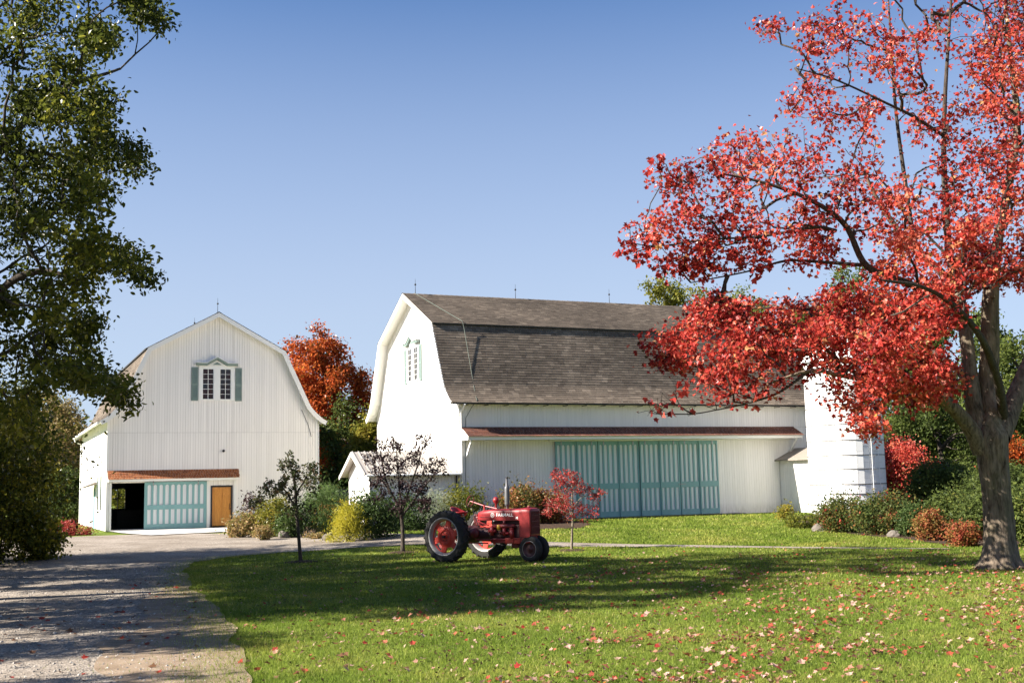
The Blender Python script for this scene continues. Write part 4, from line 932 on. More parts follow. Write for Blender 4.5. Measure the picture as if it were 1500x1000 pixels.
# bed by the silo
bush('yellow_shrub', 'bright yellow green shrub at the wall end', (1152, 770), 26, 30, 'yellow_green', 1500, .09, 221, rv0=.6)
bush('low_shrub', 'low olive shrub in front of the silo passage', (1178, 774), 56, 20, 'yellow_green', 2200, .09, 222, rv0=.2)
bush('rose_bush', 'dark shrub dotted with red blooms at the silo foot', (1236, 779), 84, 50, 'rose', 7000, .09, 223)
bush('rose_bush', 'larger red dotted shrub right of the silo foot', (1298, 783), 92, 56, 'rose', 8000, .09, 224, rv0=.5)
bush('dark_shrub', 'dark green shrub right of the rose bushes', (1346, 786), 54, 46, 'green', 4200, .09, 225)
bush('orange_shrub', 'taller bronze shrub left of the smallest one in the right bed', (1366, 792), 46, 42, 'viburnum', 3600, .08, 226, rv0=.65)
bush('orange_shrub', 'small bronze orange shrub nearest the maple trunk', (1412, 800), 46, 36, 'viburnum', 3200, .075, 227, rv0=.8)
bush('leafy_shrub', 'leafy green shrub between orange shrubs and maple trunk', (1392, 786), 70, 64, 'mid_green', 5200, .10, 241)
bush('leafy_shrub', 'dense green shrub directly behind the maple trunk', (1448, 790), 90, 80, 'mid_green', 6000, .10, 242, rv0=.3)
bush('leafy_shrub', 'green shrub at the right edge behind the maple', (1510, 800), 90, 90, 'mid_green', 6000, .10, 243, rv0=.5)
bush('flower_bed', 'red flowering low hedge at the left barn corner', (100, 784), 74, 18, 'crimson', 3600, .07, 228, deep=.45, shape='dome')
bush('yellow_shrub', 'tiny golden plant at the mound end of the foundation', (1128, 766), 20, 10, 'yellow_green', 500, .06, 229)
for i, (px, w, h) in enumerate([((416, 788), 22, 14), ((480, 791), 20, 12), ((1203, 778), 30, 15), ((1310, 786), 24, 12)]):
    b = G(*px); s_ = b[1] / FPX; r = np.random.default_rng(300 + i); mb = MB(); k = 12
    pr = [(.6, -.2), (.95, .05), (1, .35), (.8, .75), (.4, .97), (.02, 1)]
    for q, (rr, hh) in enumerate(pr):
        for j in range(k):
            a = 2 * PI * j / k; e = 1 + .16 * math.sin(2 * a + i) + r.uniform(-.1, .1); mb.v.append((rr * e * math.cos(a) * w * s_ / 2.6, rr * e * math.sin(a) * w * s_ / 3.2, hh * h * .8 * s_ * (1 + r.uniform(-.06, .06))))
    mb.f = [(q * k + j, q * k + (j + 1) % k, (q + 1) * k + (j + 1) % k, (q + 1) * k + j) for q in range(len(pr) - 1) for j in range(k)]; mb.m = [0] * len(mb.f)
    o = mb.build('boulder', M['rock'], None, False, None, tuple(b))
    tag(o, ['rounded stone beside the silvery bush', 'buff stone beside the golden cypress', 'grey stone in the bed near the silo foot', 'flat grey stone below the red dotted shrubs'][i], 'boulder')
# thicket at the far left edge
bush('thicket_shrub', 'dense dark green shrub filling the left edge', (0, 822), 150, 250, 'dark_green_leaf', 15000, .12, 231, clump=.15, rv0=.55)
bush('thicket_shrub', 'low leafy shrub reaching over the gravel edge', (52, 820), 70, 70, 'dark_green_leaf', 4200, .12, 232, rv0=.65)
bush('thicket_shrub', 'tall shaded shrub rising under the green trees', (-70, 828), 220, 340, 'dark_green_leaf', 12000, .13, 233, rv0=.3)

# ---- trees beyond the barns
def far_tree(label, px, top_py, Y, wpx, mat, seed, nleaf=6500, lsize=.3, name='tree', low=.0, tr=.3, rv=0., bark='dark_bark', ntips=260, crown=.6, tmpl=DIAM):
    b = at(px, 720, Y); x = b[0]; h = at(px, top_py, Y)[2] - float(ground(x, Y)); w = wpx * Y / FPX / 2
    return broad_tree(name, label, (x, Y), h, (w, w, h * crown * .5 + low), ntips, int(nleaf * 1.9), lsize * .74, mat, seed, tmpl, tr, 'trees beyond the barns', None, .014, None, .32, bark, rv)
far_tree('orange topped maple rising between the barns', 482, 492, 82, 150, 'orange', 431, 22000, .27, tr=.4, rv=.1, crown=.95, ntips=520)
far_tree('dark green tree under the orange maple', 512, 590, 78, 110, 'mid_green', 402, 6000, .28, crown=.9)
far_tree('yellow tinted tree left of the small shed', 545, 600, 74, 70, 'yellow_green', 403, 5000, .26, crown=1.)
far_tree('olive tree close behind the left barn corner', 470, 610, 90, 90, 'yellow_green', 404, 5000, .28, crown=1., rv=-.15)
far_tree('yellow green treetop above the barn ridge', 985, 412, 95, 130, 'yellow_green', 405, 13000, .3)
far_tree('small yellow treetop behind the ridge end', 1040, 420, 92, 100, 'yellow_green', 406, 5000, .3)
far_tree('olive treetop behind the red maple crown', 1155, 405, 90, 160, 'mid_green', 407, 13000, .3, rv=.2)
far_tree('tall tree behind the silo dome', 1250, 400, 92, 170, 'mid_green', 408, 11000, .3)
far_tree('low round red maple right of the silo', 1320, 640, 62, 84, 'red_leaf', 409, 9000, .17, crown=1.0, rv=.12)
far_tree('dark green tree right of the low red maple', 1385, 560, 70, 150, 'mid_green', 410, 10000, .24, crown=1.05, rv=-.12)
far_tree('tall green tree behind the maple trunk', 1420, 440, 78, 210, 'mid_green', 411, 18000, .28, crown=.95)
far_tree('green tree at the right edge behind the trunk', 1520, 420, 72, 190, 'mid_green', 412, 18000, .26, crown=1.)
far_tree('dark green tree between silo and trunk', 1330, 490, 88, 160, 'mid_green', 413, 13000, .3, crown=1.)
far_tree('red bush tree at the right edge', 1490, 640, 60, 70, 'orange', 414, 4500, .2, crown=1., rv=-.05)
far_tree('tan autumn tree left of the left barn', 85, 590, 84, 120, 'tan', 415, 8000, .26, crown=1., rv=.1)
far_tree('yellow green tree at the left behind the barn', 40, 560, 90, 130, 'yellow_green', 416, 8000, .28, crown=1.)
far_tree('dark tree low behind the red flower hedge', 95, 690, 78, 90, 'mid_green', 417, 5000, .24, crown=1.1, rv=-.15)
far_tree('olive tree far left beyond the thicket', -40, 540, 86, 160, 'mid_green', 418, 7000, .3, crown=1.)
far_tree('yellow green tree seen through the open barn doorway', 180, 640, 110, 110, 'yellow_green', 419, 5000, .3, crown=1.)
far_tree('green understorey tree right of the silo base', 1375, 680, 57, 100, 'mid_green', 420, 9000, .17, crown=1.1, rv=-.05)
far_tree('shaded green tree low behind the maple trunk', 1460, 670, 54, 110, 'mid_green', 421, 9000, .17, crown=1.1, rv=-.15)
far_tree('dark green tree beyond the trailer', 500, 660, 100, 120, 'mid_green', 422, 5000, .3, crown=1.1, rv=-.2)
# far wood that closes the horizon
r = np.random.default_rng(77); P = []
for i in range(150):
    x = r.uniform(-140, 160); y = 135 + r.uniform(0, 25) - abs(x) * .12; h = r.uniform(8, 13); n = 160
    q = unit(r.normal(size=(n, 3))) * r.uniform(.6, 1, (n, 1)); P.append(np.array([x, y, h * .5]) + q * np.array([5, 4, h * .52]))
P = np.concatenate(P); V, F = leaf_cloud(P, 1.1, DIAM)
tag(link('distant_wood', tri_mesh('distant_wood', V, F, M['mid_green'], np.repeat(np.clip(.35 + .3 * clump_noise(P, 8, 2) + r.normal(size=len(P)) * .15, 0, 1), 2))), 'distant autumn wood along the horizon', None, None, 'stuff')
# ------------------------------------------------------------------ tractor
M['tred'] = flat_mat('tractor_red', (.23, .014, .016), .44, 0, .3, 7, .4, .08, .1)
M['tred_dull'] = flat_mat('tractor_red_dull', (.15, .014, .016), .55, 0, .4, 12)
M['shade_red'] = flat_mat('tractor_red_shaded', (.055, .013, .013), .6, 0, .5, 14)  # tractor red darkened so the colour itself carries the shade on lower parts
M['rim_red'] = flat_mat('wheel_red', (.46, .035, .02), .5, 0, .2, 6)
M['rubber'] = flat_mat('black_rubber', (.022, .021, .020), .8, 0, .3, 9, .3)
M['silver'] = flat_mat('silver_rim', (.30, .29, .28), .5, .2, .15)
M['black'] = flat_mat('black_paint', (.015, .015, .015), .5)
M['stack'] = flat_mat('grey_muffler', (.12, .12, .125), .5, .5, .25, 8)
M['yellow_bowl'] = flat_mat('amber_bowl', (.55, .32, .03), .25)
M['decal'] = flat_mat('white_decal', (.85, .84, .82), .5, 0, .02)
tp0 = G(655, 823); YAW = -math.radians(35); fx, fy = math.cos(YAW), math.sin(YAW); SC = 1.02
tx = tp0[0] - .95 * SC * math.sin(-YAW) * -1 - 0; 
lx, ly = -math.sin(YAW), math.cos(YAW)           # the tractor's left
tx, ty = tp0[0] + .95 * SC * lx, tp0[1] + .95 * SC * ly
tr_ = empty('tractor', (tx, ty, -.02), YAW); tr_.scale = (SC,) * 3
tag(tr_, 'vintage red tricycle tractor with silver rimmed rear wheels parked on the lawn', 'tractor')
RR = .72
def rear_wheel(y):
    w = empty('rear_wheel', (0, y, RR), 0, tr_); s = -1 if y < 0 else 1
    prof = [(.50, -.13), (.56, -.165), (.64, -.165), (.685, -.13), (.70, -.07), (.702, 0), (.70, .07), (.685, .13), (.64, .165), (.56, .165), (.50, .13)]
    mb = MB(); mb.lathe(prof, 48, 'y')
    for i in range(22):
        for sd_ in (-1, 1):
            a = 2 * PI * (i + (.5 if sd_ > 0 else 0)) / 22; P8 = []
            for rr in (.665, .735):
                for yy_, da in ((.005, .11), (.165, -.02), (.165, .06), (.005, .19)):
                    q = rr - (.035 if yy_ > .1 else 0); P8.append((q * math.cos(a + da), sd_ * yy_, q * math.sin(a + da)))
            mb.hexa(P8)
    ty_ = mb.build('tyre', M['rubber'], w)
    MB().lathe([(.505, .14), (.53, .155), (.515, .165), (.49, .15), (.475, .11), (.45, .06), (.45, -.06), (.475, -.11), (.49, -.15), (.515, -.165), (.53, -.155), (.505, -.14)], 48, 'y').build('rim', M['silver'], w, True)
    mb = MB(); e = s * .05
    mb.lathe([(.001, e + s * .05), (.07, e + s * .05), (.075, e + s * .02), (.15, e + s * .015), (.165, e + s * .045), (.2, e + s * .045), (.215, e + s * .01), (.30, e - s * .02), (.31, e - s * .05), (.001, e - s * .05)], 40, 'y')
    for i in range(6):
        a = 2 * PI * i / 6 + .3; P8 = []
        for yy_ in (e - s * .05, e - s * .015):
            for rr, da in ((.28, -.30), (.462, -.17), (.462, .17), (.28, .30)): P8.append((rr * math.cos(a + da), yy_, rr * math.sin(a + da)))
        mb.hexa(P8)
    mb.lathe([(.445, e - s * .06), (.465, e - s * .03), (.445, e), (.43, e - s * .03), (.445, e - s * .06)], 40, 'y')
    mb.build('wheel_disc', M['rim_red'], w)
    mb = MB(); mb.tube([(0, 0, 0), (0, e + s * .12, 0)], [.045, .04], 12)
    for i in range(6): a = i * PI / 3; mb.tube([(.11 * math.cos(a), e + s * .01, .11 * math.sin(a)), (.11 * math.cos(a), e + s * .035, .11 * math.sin(a))], .014, 6)
    mb.build('hub', M['black'], w)
rear_wheel(-.95); rear_wheel(.95)
def front_wheel(y):
    w = empty('front_wheel', (2.28, y, .36), 0, tr_); s = -1 if y < 0 else 1
    MB().lathe([(.21, -.07), (.25, -.085), (.31, -.085), (.345, -.06), (.352, -.035), (.34, -.03), (.355, -.02), (.358, 0), (.355, .02), (.34, .03), (.352, .035), (.345, .06), (.31, .085), (.25, .085), (.21, .07)], 40, 'y').build('tyre', M['rubber'], w, True)
    MB().lathe([(.001, s * .05), (.05, s * .05), (.055, s * .02), (.16, s * .0), (.19, s * .05), (.215, s * .075), (.225, s * .07), (.2, 0), (.22, -s * .07), (.001, -s * .07)], 32, 'y').build('rim', M['shade_red'], w, True)
    MB().lathe([(.213, s * .078), (.228, s * .074), (.222, s * .066)], 32, 'y').build('rim_lip', M['silver'], w, True)
front_wheel(-.17); front_wheel(.17)
# hood: rounded section swept along x
def hood_ring(x, w, zt, zb, n=12):
    pts = [(x, -w, zb), (x, -w, zt - .12)]
    for i in range(n + 1):
        a = PI - PI * i / n; c, s = math.cos(a), math.sin(a)
        pts.append((x, w * math.copysign(abs(c) ** .55, c), zt - .12 + .12 * abs(s) ** .6))
    return pts + [(x, w, zt - .12), (x, w, zb)]
def loft(rings, name, mat, parent, cap=True):
    mb = MB(); n = len(rings[0]); vs = [p for r_ in rings for p in r_]
    fs = [(i * n + j, i * n + (j + 1) % n, (i + 1) * n + (j + 1) % n, (i + 1) * n + j) for i in range(len(rings) - 1) for j in range(n)]
    if cap: fs += [tuple(range(n)), tuple(range((len(rings) - 1) * n, len(rings) * n))]
    o = mb.add(vs, fs).build(name, mat, parent, True); o.modifiers.new('edges', 'EDGE_SPLIT').split_angle = .7; return o
hood = loft([hood_ring(.46, .12, 1.32, 1.2), hood_ring(.52, .19, 1.37, 1.16), hood_ring(.66, .235, 1.41, 1.14), hood_ring(1.0, .25, 1.44, 1.135), hood_ring(1.5, .25, 1.452, 1.13), hood_ring(1.98, .25, 1.455, 1.13)], 'hood', M['tred'], tr_)
shell = loft([hood_ring(1.985, .262, 1.465, .70), hood_ring(2.1, .272, 1.475, .68), hood_ring(2.26, .272, 1.47, .68), hood_ring(2.32, .255, 1.45, .70), hood_ring(2.335, .22, 1.42, .74)], 'radiator_shell', M['tred'], tr_)
mb = MB(); mb.box(2.325, 2.342, -.2, .2, .76, 1.38); mb.build('grille', M['black'], tr_)
mb = MB()
for i in range(11): mb.box(2.3425, 2.356, -.19 + i * .037, -.178 + i * .037, .77, 1.37)
mb.build('grille_bars', M['tred_dull'], tr_)
for z in (.95, 1.1, 1.25): MB().box(2.343, 2.362, -.2, .2, z, z + .015).build('grille_crossbar', M['tred_dull'], tr_)
MB().lathe([(.001, .05), (.045, .045), (.05, 0), (.001, 0)], 14, c=(2.14, 0, 1.475)).build('radiator_cap', M['tred_dull'], tr_, True)
mb = MB(); mb.box(.62, 1.96, -.252, -.246, 1.225, 1.238); mb.build('hood_trim', M['tred_dull'], tr_)
# engine, transmission, frame
mb = MB(); mb.box(.98, 1.92, -.17, .17, .66, 1.02); mb.box(1.02, 1.88, -.13, .13, 1.02, 1.12); mb.box(.98, 1.92, -.13, .13, .5, .66)
mb.build('engine_block', M['shade_red'], tr_, bevel=.02)
mb = MB(); mb.tube([(1.1, -.22, .98), (1.8, -.22, .98)], .05, 10)
for x in (1.15, 1.38, 1.55, 1.78): mb.tube([(x, -.22, .98), (x, -.15, .95)], .038, 8)
mb.tube([(1.45, -.22, .98), (1.45, -.22, 1.1), (1.45, -.1, 1.2), (1.45, -.08, 1.45)], .04, 10); mb.build('manifold', M['tred_dull'], tr_, True)
mb = MB(); mb.tube([(1.45, -.22, .72), (1.45, -.22, .92)], .055, 12); mb.tube([(1.3, -.22, .78), (1.6, -.22, .78)], .035, 10); mb.build('carburettor', M['tred'], tr_, True)
MB().lathe([(.001, 0), (.045, .01), (.055, .08), (.05, .15), (.001, .16)], 14, c=(1.28, -.25, .86)).build('sediment_bowl', M['yellow_bowl'], tr_, True)
mb = MB(); mb.tube([(1.72, -.24, .64), (1.72, -.24, .9)], .06, 12); mb.tube([(1.72, -.24, .9), (1.72, -.24, .93)], .065, 12); mb.build('oil_filter', M['tred'], tr_, True)
mb = MB(); mb.tube([(1.05, -.25, .72), (1.05, -.25, .98)], .055, 12); mb.tube([(.92, -.22, .84), (1.16, -.22, .84)], .045, 10); mb.build('magneto', M['tred'], tr_, True)
for y in (-.2, .2): MB().box(1.0, 2.3, y - .04, y + .04, .52, .64).build('frame_rail', M['tred'], tr_, bevel=.012)
mb = MB(); mb.box(1.5, 1.98, -.26, -.2, .5, .66); mb.box(1.52, 1.78, -.285, -.26, .52, .64); mb.build('side_plate', M['rim_red'], tr_, bevel=.012)
mb = MB(); mb.box(1.6, 1.85, -.12, .12, .38, .5); mb.build('oil_pan', M['tred_dull'], tr_, bevel=.03)
tg = MB(); tg.lathe([(.001, -.35), (.21, -.33), (.25, -.1), (.25, .2), (.2, .45), (.2, .9), (.25, .98), (.001, .99)], 18, 'x', (0, 0, .74)); tg.build('transmission', M['shade_red'], tr_, True)
ax = MB(); ax.tube([(0, -.84, .72), (0, -.3, .74), (0, 0, .76), (0, .3, .74), (0, .84, .72)], [.085, .11, .24, .11, .085], 16); ax.build('rear_axle', M['shade_red'], tr_, True)
mb = MB(); mb.tube([(.45, -.3, .78), (.45, -.24, .78)], [.13, .15], 20); mb.tube([(.45, -.24, .78), (.45, .0, .78)], .07, 12); mb.build('belt_pulley', M['tred_dull'], tr_, True)
# front pedestal and bolster
mb = MB(); mb.box(1.95, 2.34, -.24, .24, .58, .69); mb.tube([(2.24, 0, .6), (2.26, 0, .36)], [.12, .09], 14); mb.build('front_bolster', M['tred_dull'], tr_, bevel=.015)
MB().tube([(2.28, -.2, .36), (2.28, .2, .36)], .05, 12).build('front_axle', M['black'], tr_)
# seat, post, steering
st_ = MB(); st_.lathe([(.02, .0), (.14, .015), (.21, .06), (.25, .13), (.255, .16), (.24, .15), (.2, .08), (.13, .035), (.001, .03)], 24, c=(-.28, 0, 1.22))
se = st_.build('seat', M['tred'], tr_, True)
for i, v in enumerate(se.data.vertices):
    if v.co.x < -.28: v.co.z += (-.28 - v.co.x) * .55
MB().tube([(-.28, 0, 1.23), (-.3, 0, 1.0), (-.1, 0, .92)], [.03, .03, .045], 8).build('seat_spring', M['black'], tr_)
MB().tube([(1.05, 0, 1.45), (.62, .0, 1.53), (.12, 0, 1.67)], .018, 8).build('steering_shaft', M['tred'], tr_)
MB().box(.6, .64, -.03, .03, 1.38, 1.56).build('steering_support', M['tred'], tr_)
w = MB(); n = 28; dx = Vector((.96, 0, -.27)).normalized(); e1 = Vector((0, 1, 0)); e2 = dx.cross(e1)
cpt = Vector((.12, 0, 1.67)); ring = [cpt + (e1 * math.cos(2 * PI * i / n) + e2 * math.sin(2 * PI * i / n)) * .16 for i in range(n + 1)]
w.tube(ring, .011, 6, False)
for i in range(3): a = 2 * PI * i / 3; w.tube([cpt, cpt + (e1 * math.cos(a) + e2 * math.sin(a)) * .16], .009, 5)
w.build('steering_wheel', M['tred_dull'], tr_)
for p in ([(.4, -.12, .98), (.32, -.14, 1.45)], [(.5, .05, 1.0), (.38, .06, 1.38)], [(.55, -.2, .95), (.45, -.22, 1.25)], [(.2, -.22, .9), (.05, -.25, 1.3)]):
    l_ = MB(); l_.tube(p, .012, 6); l_.lathe([(.001, -.02), (.022, 0), (.001, .025)], 8, c=p[1]); l_.build('lever', M['black'], tr_)
mb = MB(); mb.box(.4, .58, -.16, .16, .98, 1.24); mb.box(.3, .42, -.1, .1, 1.05, 1.3); mb.build('dash_box', M['tred_dull'], tr_, bevel=.02)
mb = MB(); mb.tube([(.55, -.24, 1.12), (.75, -.27, 1.05), (.95, -.26, 1.0)], .02, 6); mb.tube([(.6, -.25, 1.02), (1.0, -.27, .9)], .015, 6); mb.tube([(.5, -.28, .6), (1.9, -.25, .62)], .018, 6); mb.build('control_rods', M['tred'], tr_)
MB().box(.3, .9, -.34, -.22, .5, .53).build('foot_rest', M['tred_dull'], tr_)
# exhaust and air stack
ex = MB(); ex.lathe([(.032, 0), (.032, .06), (.066, .09), (.07, .14), (.07, .56), (.06, .6), (.035, .62), (.032, .84), (.028, .84), (.001, .8)], 18, c=(1.45, -.06, 1.45)); exo = ex.build('exhaust', M['stack'], tr_, True)
rc = MB(); rc.lathe([(.001, 0), (.055, 0), (.055, .015), (.001, .02)], 12, c=(1.455, -.06, 2.30)); rc.box(1.46, 1.56, -.075, -.045, 2.29, 2.31); rc.build('rain_cap', M['black'], exo)
MB().lathe([(.03, 0), (.03, .13), (.05, .15), (.085, .2), (.09, .25), (.06, .31), (.001, .33)], 18, c=(.98, .06, 1.45)).build('air_precleaner', M['tred'], tr_, True)
mb = MB(); mb.box(-.75, 0, -.05, .05, .38, .44); mb.box(-.8, -.7, -.3, .3, .36, .46); mb.build('drawbar', M['tred_dull'], tr_)
def text(txt, size, loc, parent, mat, sx_=1.):
    cu = bpy.data.curves.new('hood_lettering', 'FONT'); cu.body = txt; cu.size = size; cu.extrude = .0015; cu.align_x = 'CENTER'; cu.align_y = 'CENTER'; cu.offset = .0012
    o = bpy.data.objects.new('tmp', cu); COL.objects.link(o); bpy.context.view_layer.update()
    me = bpy.data.meshes.new_from_object(o.evaluated_get(bpy.context.evaluated_depsgraph_get())); bpy.data.objects.remove(o)
    me.materials.clear(); me.materials.append(mat); q = link('hood_lettering', me, parent, loc); q.rotation_euler = (PI / 2, 0, 0); q.scale = (sx_, 1, 1); return q
text('FARMALL', .125, (1.49, -.2525, 1.282), hood, M['decal'], 1.12)
mk = MB(); mk.lathe([(.05, -.0035), (.062, -.0035), (.062, 0), (.05, 0)], 22, 'y', (1.075, -.2515, 1.283)); mk.box(1.045, 1.058, -.2555, -.252, 1.25, 1.315); mk.box(1.068, 1.105, -.2555, -.252, 1.275, 1.288); mk.box(1.08, 1.092, -.2555, -.252, 1.25, 1.315); mk.build('emblem', M['decal'], hood)
text('M', .10, (1.90, -.2525, 1.20), hood, M['decal'])

# ------------------------------------------------------------------ fallen leaves
LM = {}
for nm, c0, c1 in (('red', (.26, .012, .012), (.42, .03, .025)), ('pink', (.34, .19, .15), (.47, .31, .26)), ('brown', (.12, .06, .035), (.22, .12, .07)), ('orange', (.42, .12, .03), (.50, .2, .06))):
    LM[nm] = leaf_mat(nm + '_fallen_leaf', [c0, c1], .2, .03)
LAB = {'red': 'crimson maple leaf fallen on the sunlit lawn', 'pink': 'pale pink upturned maple leaf fallen on the lawn', 'brown': 'brown curled maple leaf fallen on the lawn', 'orange': 'orange maple leaf fallen on the lawn'}
r = np.random.default_rng(500)
r_mask = np.random.default_rng(8)
def lawn_ok(x, y, m=.05):
    ok = x > np.where(y < 38.9, edge_x(y) + m + r_mask.exponential(.20, size=np.shape(x)), -8)
    pth = in_poly(x, y, [tuple(p) for p in NEAR] + [tuple(p) for p in FAR[::-1]])
    return ok & ~pth & ~in_poly(x, y, BED_L) & ~in_poly(x, y, BED_R)
N = 26000; y = 9.5 + 29 * r.uniform(0, 1, N) ** 1.15; x = r.uniform(-.62, .72, N) * y
dens = np.clip(.12 + .95 * np.exp(-((x - 7.5) / 7.0) ** 2 - ((y - 22) / 9.5) ** 2) + .55 * np.exp(-((x - 1.5) / 3.5) ** 2 - ((y - 14) / 5) ** 2), 0, 1) * np.clip((40 - y) / 8, .05, 1) * np.clip((x + 7) / 7, .05, 1)
patch = .25 + 1.4 * np.clip(clump_noise(np.column_stack([x, y, 0 * x]), 1.2, 9) * 1.6 + .35, 0, 1)
keep = (r.uniform(size=N) < dens * patch * .75) & lawn_ok(x, y); x, y = x[keep], y[keep]
o_ = np.argsort(y); x, y = x[o_], y[o_]
kinds = r.choice(['red', 'pink', 'brown', 'orange'], len(x), p=[.13, .43, .37, .07])
MESH = {}
for kd in LM:
    for q in range(3):
        tv, tf = MAPLE; v = tv.copy(); v[:, 1] -= .45; v[:, 2] = tv[:, 2] * r.uniform(-1.6, 2.6) + .2 * r.normal() * v[:, 0] + .8 * v[:, 1] ** 2 * r.uniform(-.4, 1) + .5 * v[:, 0] ** 2 * r.uniform(-.3, 1) + r.normal(size=len(v)) * .07
        MESH[kd, q] = tri_mesh('fallen_leaf', v, tf, LM[kd], np.full(len(tf), q / 2.))
vis = [i for i in range(len(x)) if -.46 * y[i] < x[i] < .455 * y[i] and y[i] > 11.0][:300]
for i in vis:
    o = link('fallen_leaf', MESH[kinds[i], int(r.integers(3))], None, (x[i], y[i], float(ground(x[i], y[i])) + r.uniform(.045, .06)))
    s_ = r.uniform(.038, .078); o.scale = (s_, s_, s_); o.rotation_euler = (r.normal() * .3, r.normal() * .3, r.uniform(0, 6.3))
    tag(o, LAB[kinds[i]], 'leaf', {'red': 'crimson', 'pink': 'pale pink', 'brown': 'brown', 'orange': 'orange'}[kinds[i]] + ' fallen maple leaves on the lawn')
rest = np.setdiff1d(np.arange(len(x)), vis); P = np.column_stack([x, y, ground(x, y) + r.uniform(.03, .055, len(x))])[rest]
M['litter'] = leaf_mat('leaf_litter', [(.12, .065, .035), (.18, .09, .055), (.26, .03, .025), (.36, .10, .06), (.32, .17, .12), (.44, .28, .23), (.36, .22, .17)], .2, .03)
V, F = leaf_cloud(P, .068, MAPLE, 1.5, 0, .4, r)
tag(link('leaf_litter', tri_mesh('leaf_litter', V, F, M['litter'], np.repeat(r.uniform(0, 1, len(P)), len(MAPLE[1])))), 'scattered red and pale maple leaves over the lawn', None, None, 'stuff')
# small dry bits and seeds; dark flecks stand in for clover shadows
P = np.column_stack([r.uniform(-.6, .7, 9000), 9.5 + 24 * r.uniform(0, 1, 9000) ** 1.3, np.zeros(9000)]); P[:, 0] *= P[:, 1]; P = P[lawn_ok(P[:, 0], P[:, 1])]; P[:, 2] = r.uniform(.02, .05, len(P))
V, F = leaf_cloud(P, .042, DIAM, 1.2, 0, .5, r)
M['bits'] = leaf_mat('dry_bits_and_shade_flecks', [(.03, .02, .012), (.08, .05, .028), (.16, .09, .05), (.34, .25, .17)], .15, .03)
tag(link('leaf_bits_and_shade', tri_mesh('leaf_bits_and_shade', V, F, M['bits'], np.repeat(r.uniform(0, 1, len(P)), 2))), 'small brown leaf bits and dark shadow flecks in the grass', None, None, 'stuff')
# a few on the gravel
P = np.column_stack([r.uniform(-9, -3, 260), r.uniform(11, 34, 260), np.full(260, .035)]); P = P[P[:, 0] < edge_x(P[:, 1])]
V, F = leaf_cloud(P, .09, MAPLE, 2.2, 0, .35, r)
tag(link('drive_litter', tri_mesh('drive_litter', V, F, M['litter'], np.repeat(r.uniform(0, .45, len(P)), len(MAPLE[1])))), 'few dry leaves scattered over the gravel driveway', None, None, 'stuff')

# ------------------------------------------------------------------ grass blades and loose stones
t = NT('grass_blade'); p_ = t.pos(); n1 = t.noise(p_, .35, 4); n2 = t.noise(p_, 1.6, 5)
a_ = t.attr()
c_ = t.ramp(a_, [(0, (.065, .090, .022)), (.4, (.165, .220, .036)), (.75, (.245, .285, .056)), (1, (.40, .38, .17))])
c_ = t.mix(c_, t.ramp(n1, [(.32, (.66, .78, .62)), (.48, (1, 1, 1)), (.66, (1.5, 1.2, 1.5))]), 1, 'MULTIPLY')
c_ = t.mix(c_, t.ramp(n2, [(.3, .78), (.7, 1.18)]), 1, 'MULTIPLY')
d_ = t.n('BsdfDiffuse'); t.l(c_, d_.inputs[0]); tr2 = t.n('BsdfTranslucent'); t.l(t.mix(c_, (1.2, 1.25, .9), 1, 'MULTIPLY'), tr2.inputs[0])
m_ = t.n('MixShader'); m_.inputs[0].default_value = .4; t.l(d_.outputs[0], m_.inputs[1]); t.l(tr2.outputs[0], m_.inputs[2]); t.l(m_.outputs[0], t.out.inputs[0]); M['grass'] = t.m
def blades(N, y0, y1, ex, hgt, wid, seed, xr=(-.55, .6), mask=lawn_ok, spread=1.0):
    r = np.random.default_rng(seed); u = r.uniform(0, 1, N); y = (y0 ** (1 - ex) + u * (y1 ** (1 - ex) - y0 ** (1 - ex))) ** (1 / (1 - ex)); x = r.uniform(xr[0], xr[1], N) * y
    k = mask(x, y); x, y = x[k], y[k]; n = len(x); a = r.uniform(0, 2 * PI, n); h = hgt * r.uniform(.5, 1.25, n) * (y / 12) ** .25; w = wid * (y / 11) ** .9 * r.uniform(.7, 1.3, n)
    b = np.stack([np.cos(a), np.sin(a), 0 * a], 1); ln = np.stack([r.normal(size=n), r.normal(size=n), np.full(n, 1.5)], 1); ln = unit(ln) * h[:, None]
    P = np.column_stack([x, y, ground(x, y) - .004]); V = np.stack([P - b * w[:, None] / 2, P + b * w[:, None] / 2, P + ln * .55 + b * w[:, None] * .4, P + ln], 1).reshape(-1, 3)
    i = np.arange(n)[:, None] * 4; F = np.concatenate([i + [[0, 1, 2]], i + [[0, 2, 3]]], 1).reshape(-1, 3)
    return V, F, np.repeat(np.clip(r.beta(2, 2.6, n) + (r.uniform(size=n) < .05) * .4, 0, 1), 2)
parts = [blades(300000, 9.5, 24, 1.5, .058, .0065, 1), blades(150000, 23, 40, 1.3, .055, .0075, 2), blades(70000, 37, 56, 1.2, .06, .010, 3, (-.1, .36))]
o = 0; VV, FF, RRR = [], [], []
for V, F, q in parts: VV.append(V); FF.append(F + o); RRR.append(q); o += len(V)
tag(link('grass', tri_mesh('grass', np.concatenate(VV), np.concatenate(FF), M['grass'], np.concatenate(RRR))), 'short green lawn grass', None, None, 'stuff')
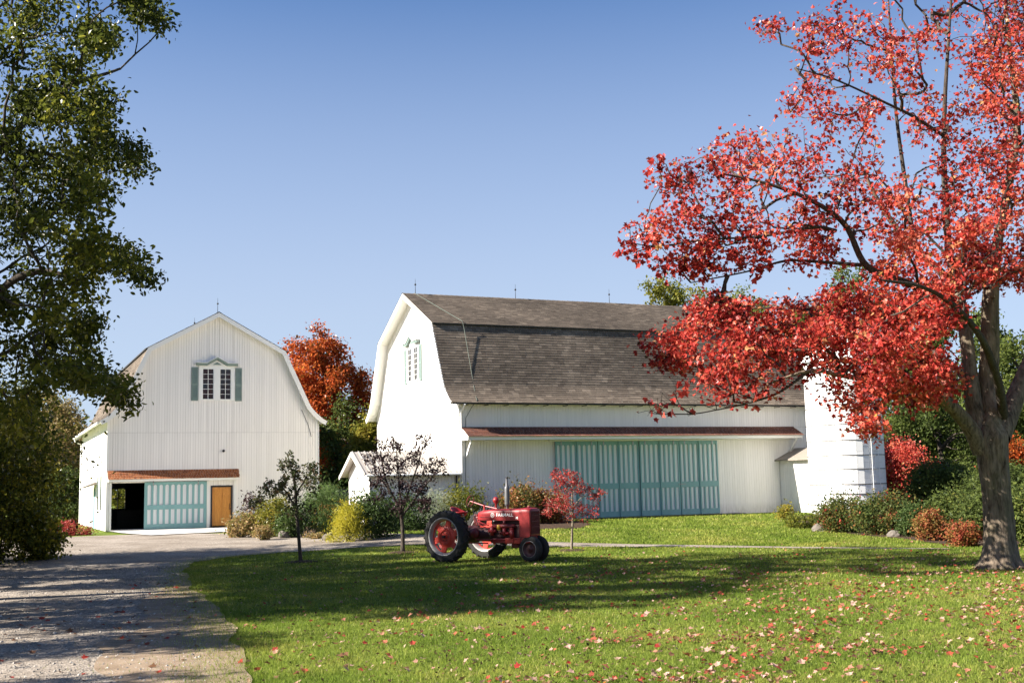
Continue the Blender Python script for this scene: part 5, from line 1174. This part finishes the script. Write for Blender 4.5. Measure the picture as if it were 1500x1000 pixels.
# longer ragged tufts along the drive edge
r = np.random.default_rng(90); n = 34000; y = 9 + 30 * r.uniform(0, 1, n) ** 1.6; off = r.normal(size=n) * .34 + .10 - (r.uniform(size=n) < .12) * r.exponential(.5, n); x = edge_x(y) + off
P = np.column_stack([x, y, ground(x, y)]); a = r.uniform(0, 6.3, n); b = np.stack([np.cos(a), np.sin(a), 0 * a], 1) * .0045; ln = unit(np.stack([r.normal(size=n) - .3, r.normal(size=n), np.full(n, 1.3)], 1)) * (r.uniform(.03, .11, n))[:, None]
V = np.stack([P - b, P + b, P + ln], 1).reshape(-1, 3); F = np.arange(3 * n).reshape(-1, 3)
tag(link('verge_grass', tri_mesh('verge_grass', V, F, M['grass'], np.clip(r.beta(2.5, 2, n), 0, 1))), 'ragged grass along the driveway edge', None, None, 'stuff')
# loose gravel
r = np.random.default_rng(91); n = 26000; y = 9.5 + 30 * r.uniform(0, 1, n) ** 1.9; x = edge_x(y) - np.abs(r.normal(size=n)) * .42 * y - .03; s_ = .010 * r.lognormal(0, .45, n) * (y / 12) ** .5
OCT = np.array([(1, 0, 0), (-1, 0, 0), (0, 1, 0), (0, -1, 0), (0, 0, .7), (0, 0, -.5)], float); OF = np.array([(0, 2, 4), (2, 1, 4), (1, 3, 4), (3, 0, 4), (2, 0, 5), (1, 2, 5), (3, 1, 5), (0, 3, 5)])
a = r.uniform(0, 6.3, n); ca_, sa_ = np.cos(a)[:, None], np.sin(a)[:, None]; o8 = OCT[None] * r.uniform(.6, 1.3, (n, 6, 1)); vx = o8[..., 0] * ca_ - o8[..., 1] * sa_; vy = o8[..., 0] * sa_ + o8[..., 1] * ca_
V = np.stack([vx, vy, o8[..., 2]], -1) * s_[:, None, None] + np.column_stack([x, y, np.full(n, .024)])[:, None]
t = NT('loose_stone'); M['stone'] = t.bsdf(t.ramp(t.attr(), [(0, (.12, .105, .09)), (.5, (.25, .225, .195)), (1, (.42, .385, .34))]), .9)
F = (OF[None] + (np.arange(n) * 6)[:, None, None]).reshape(-1, 3)
tag(link('loose_gravel', tri_mesh('loose_gravel', V.reshape(-1, 3), F, M['stone'], np.repeat(r.uniform(0, 1, n), 8))), 'loose grey stones on the driveway', None, None, 'stuff')
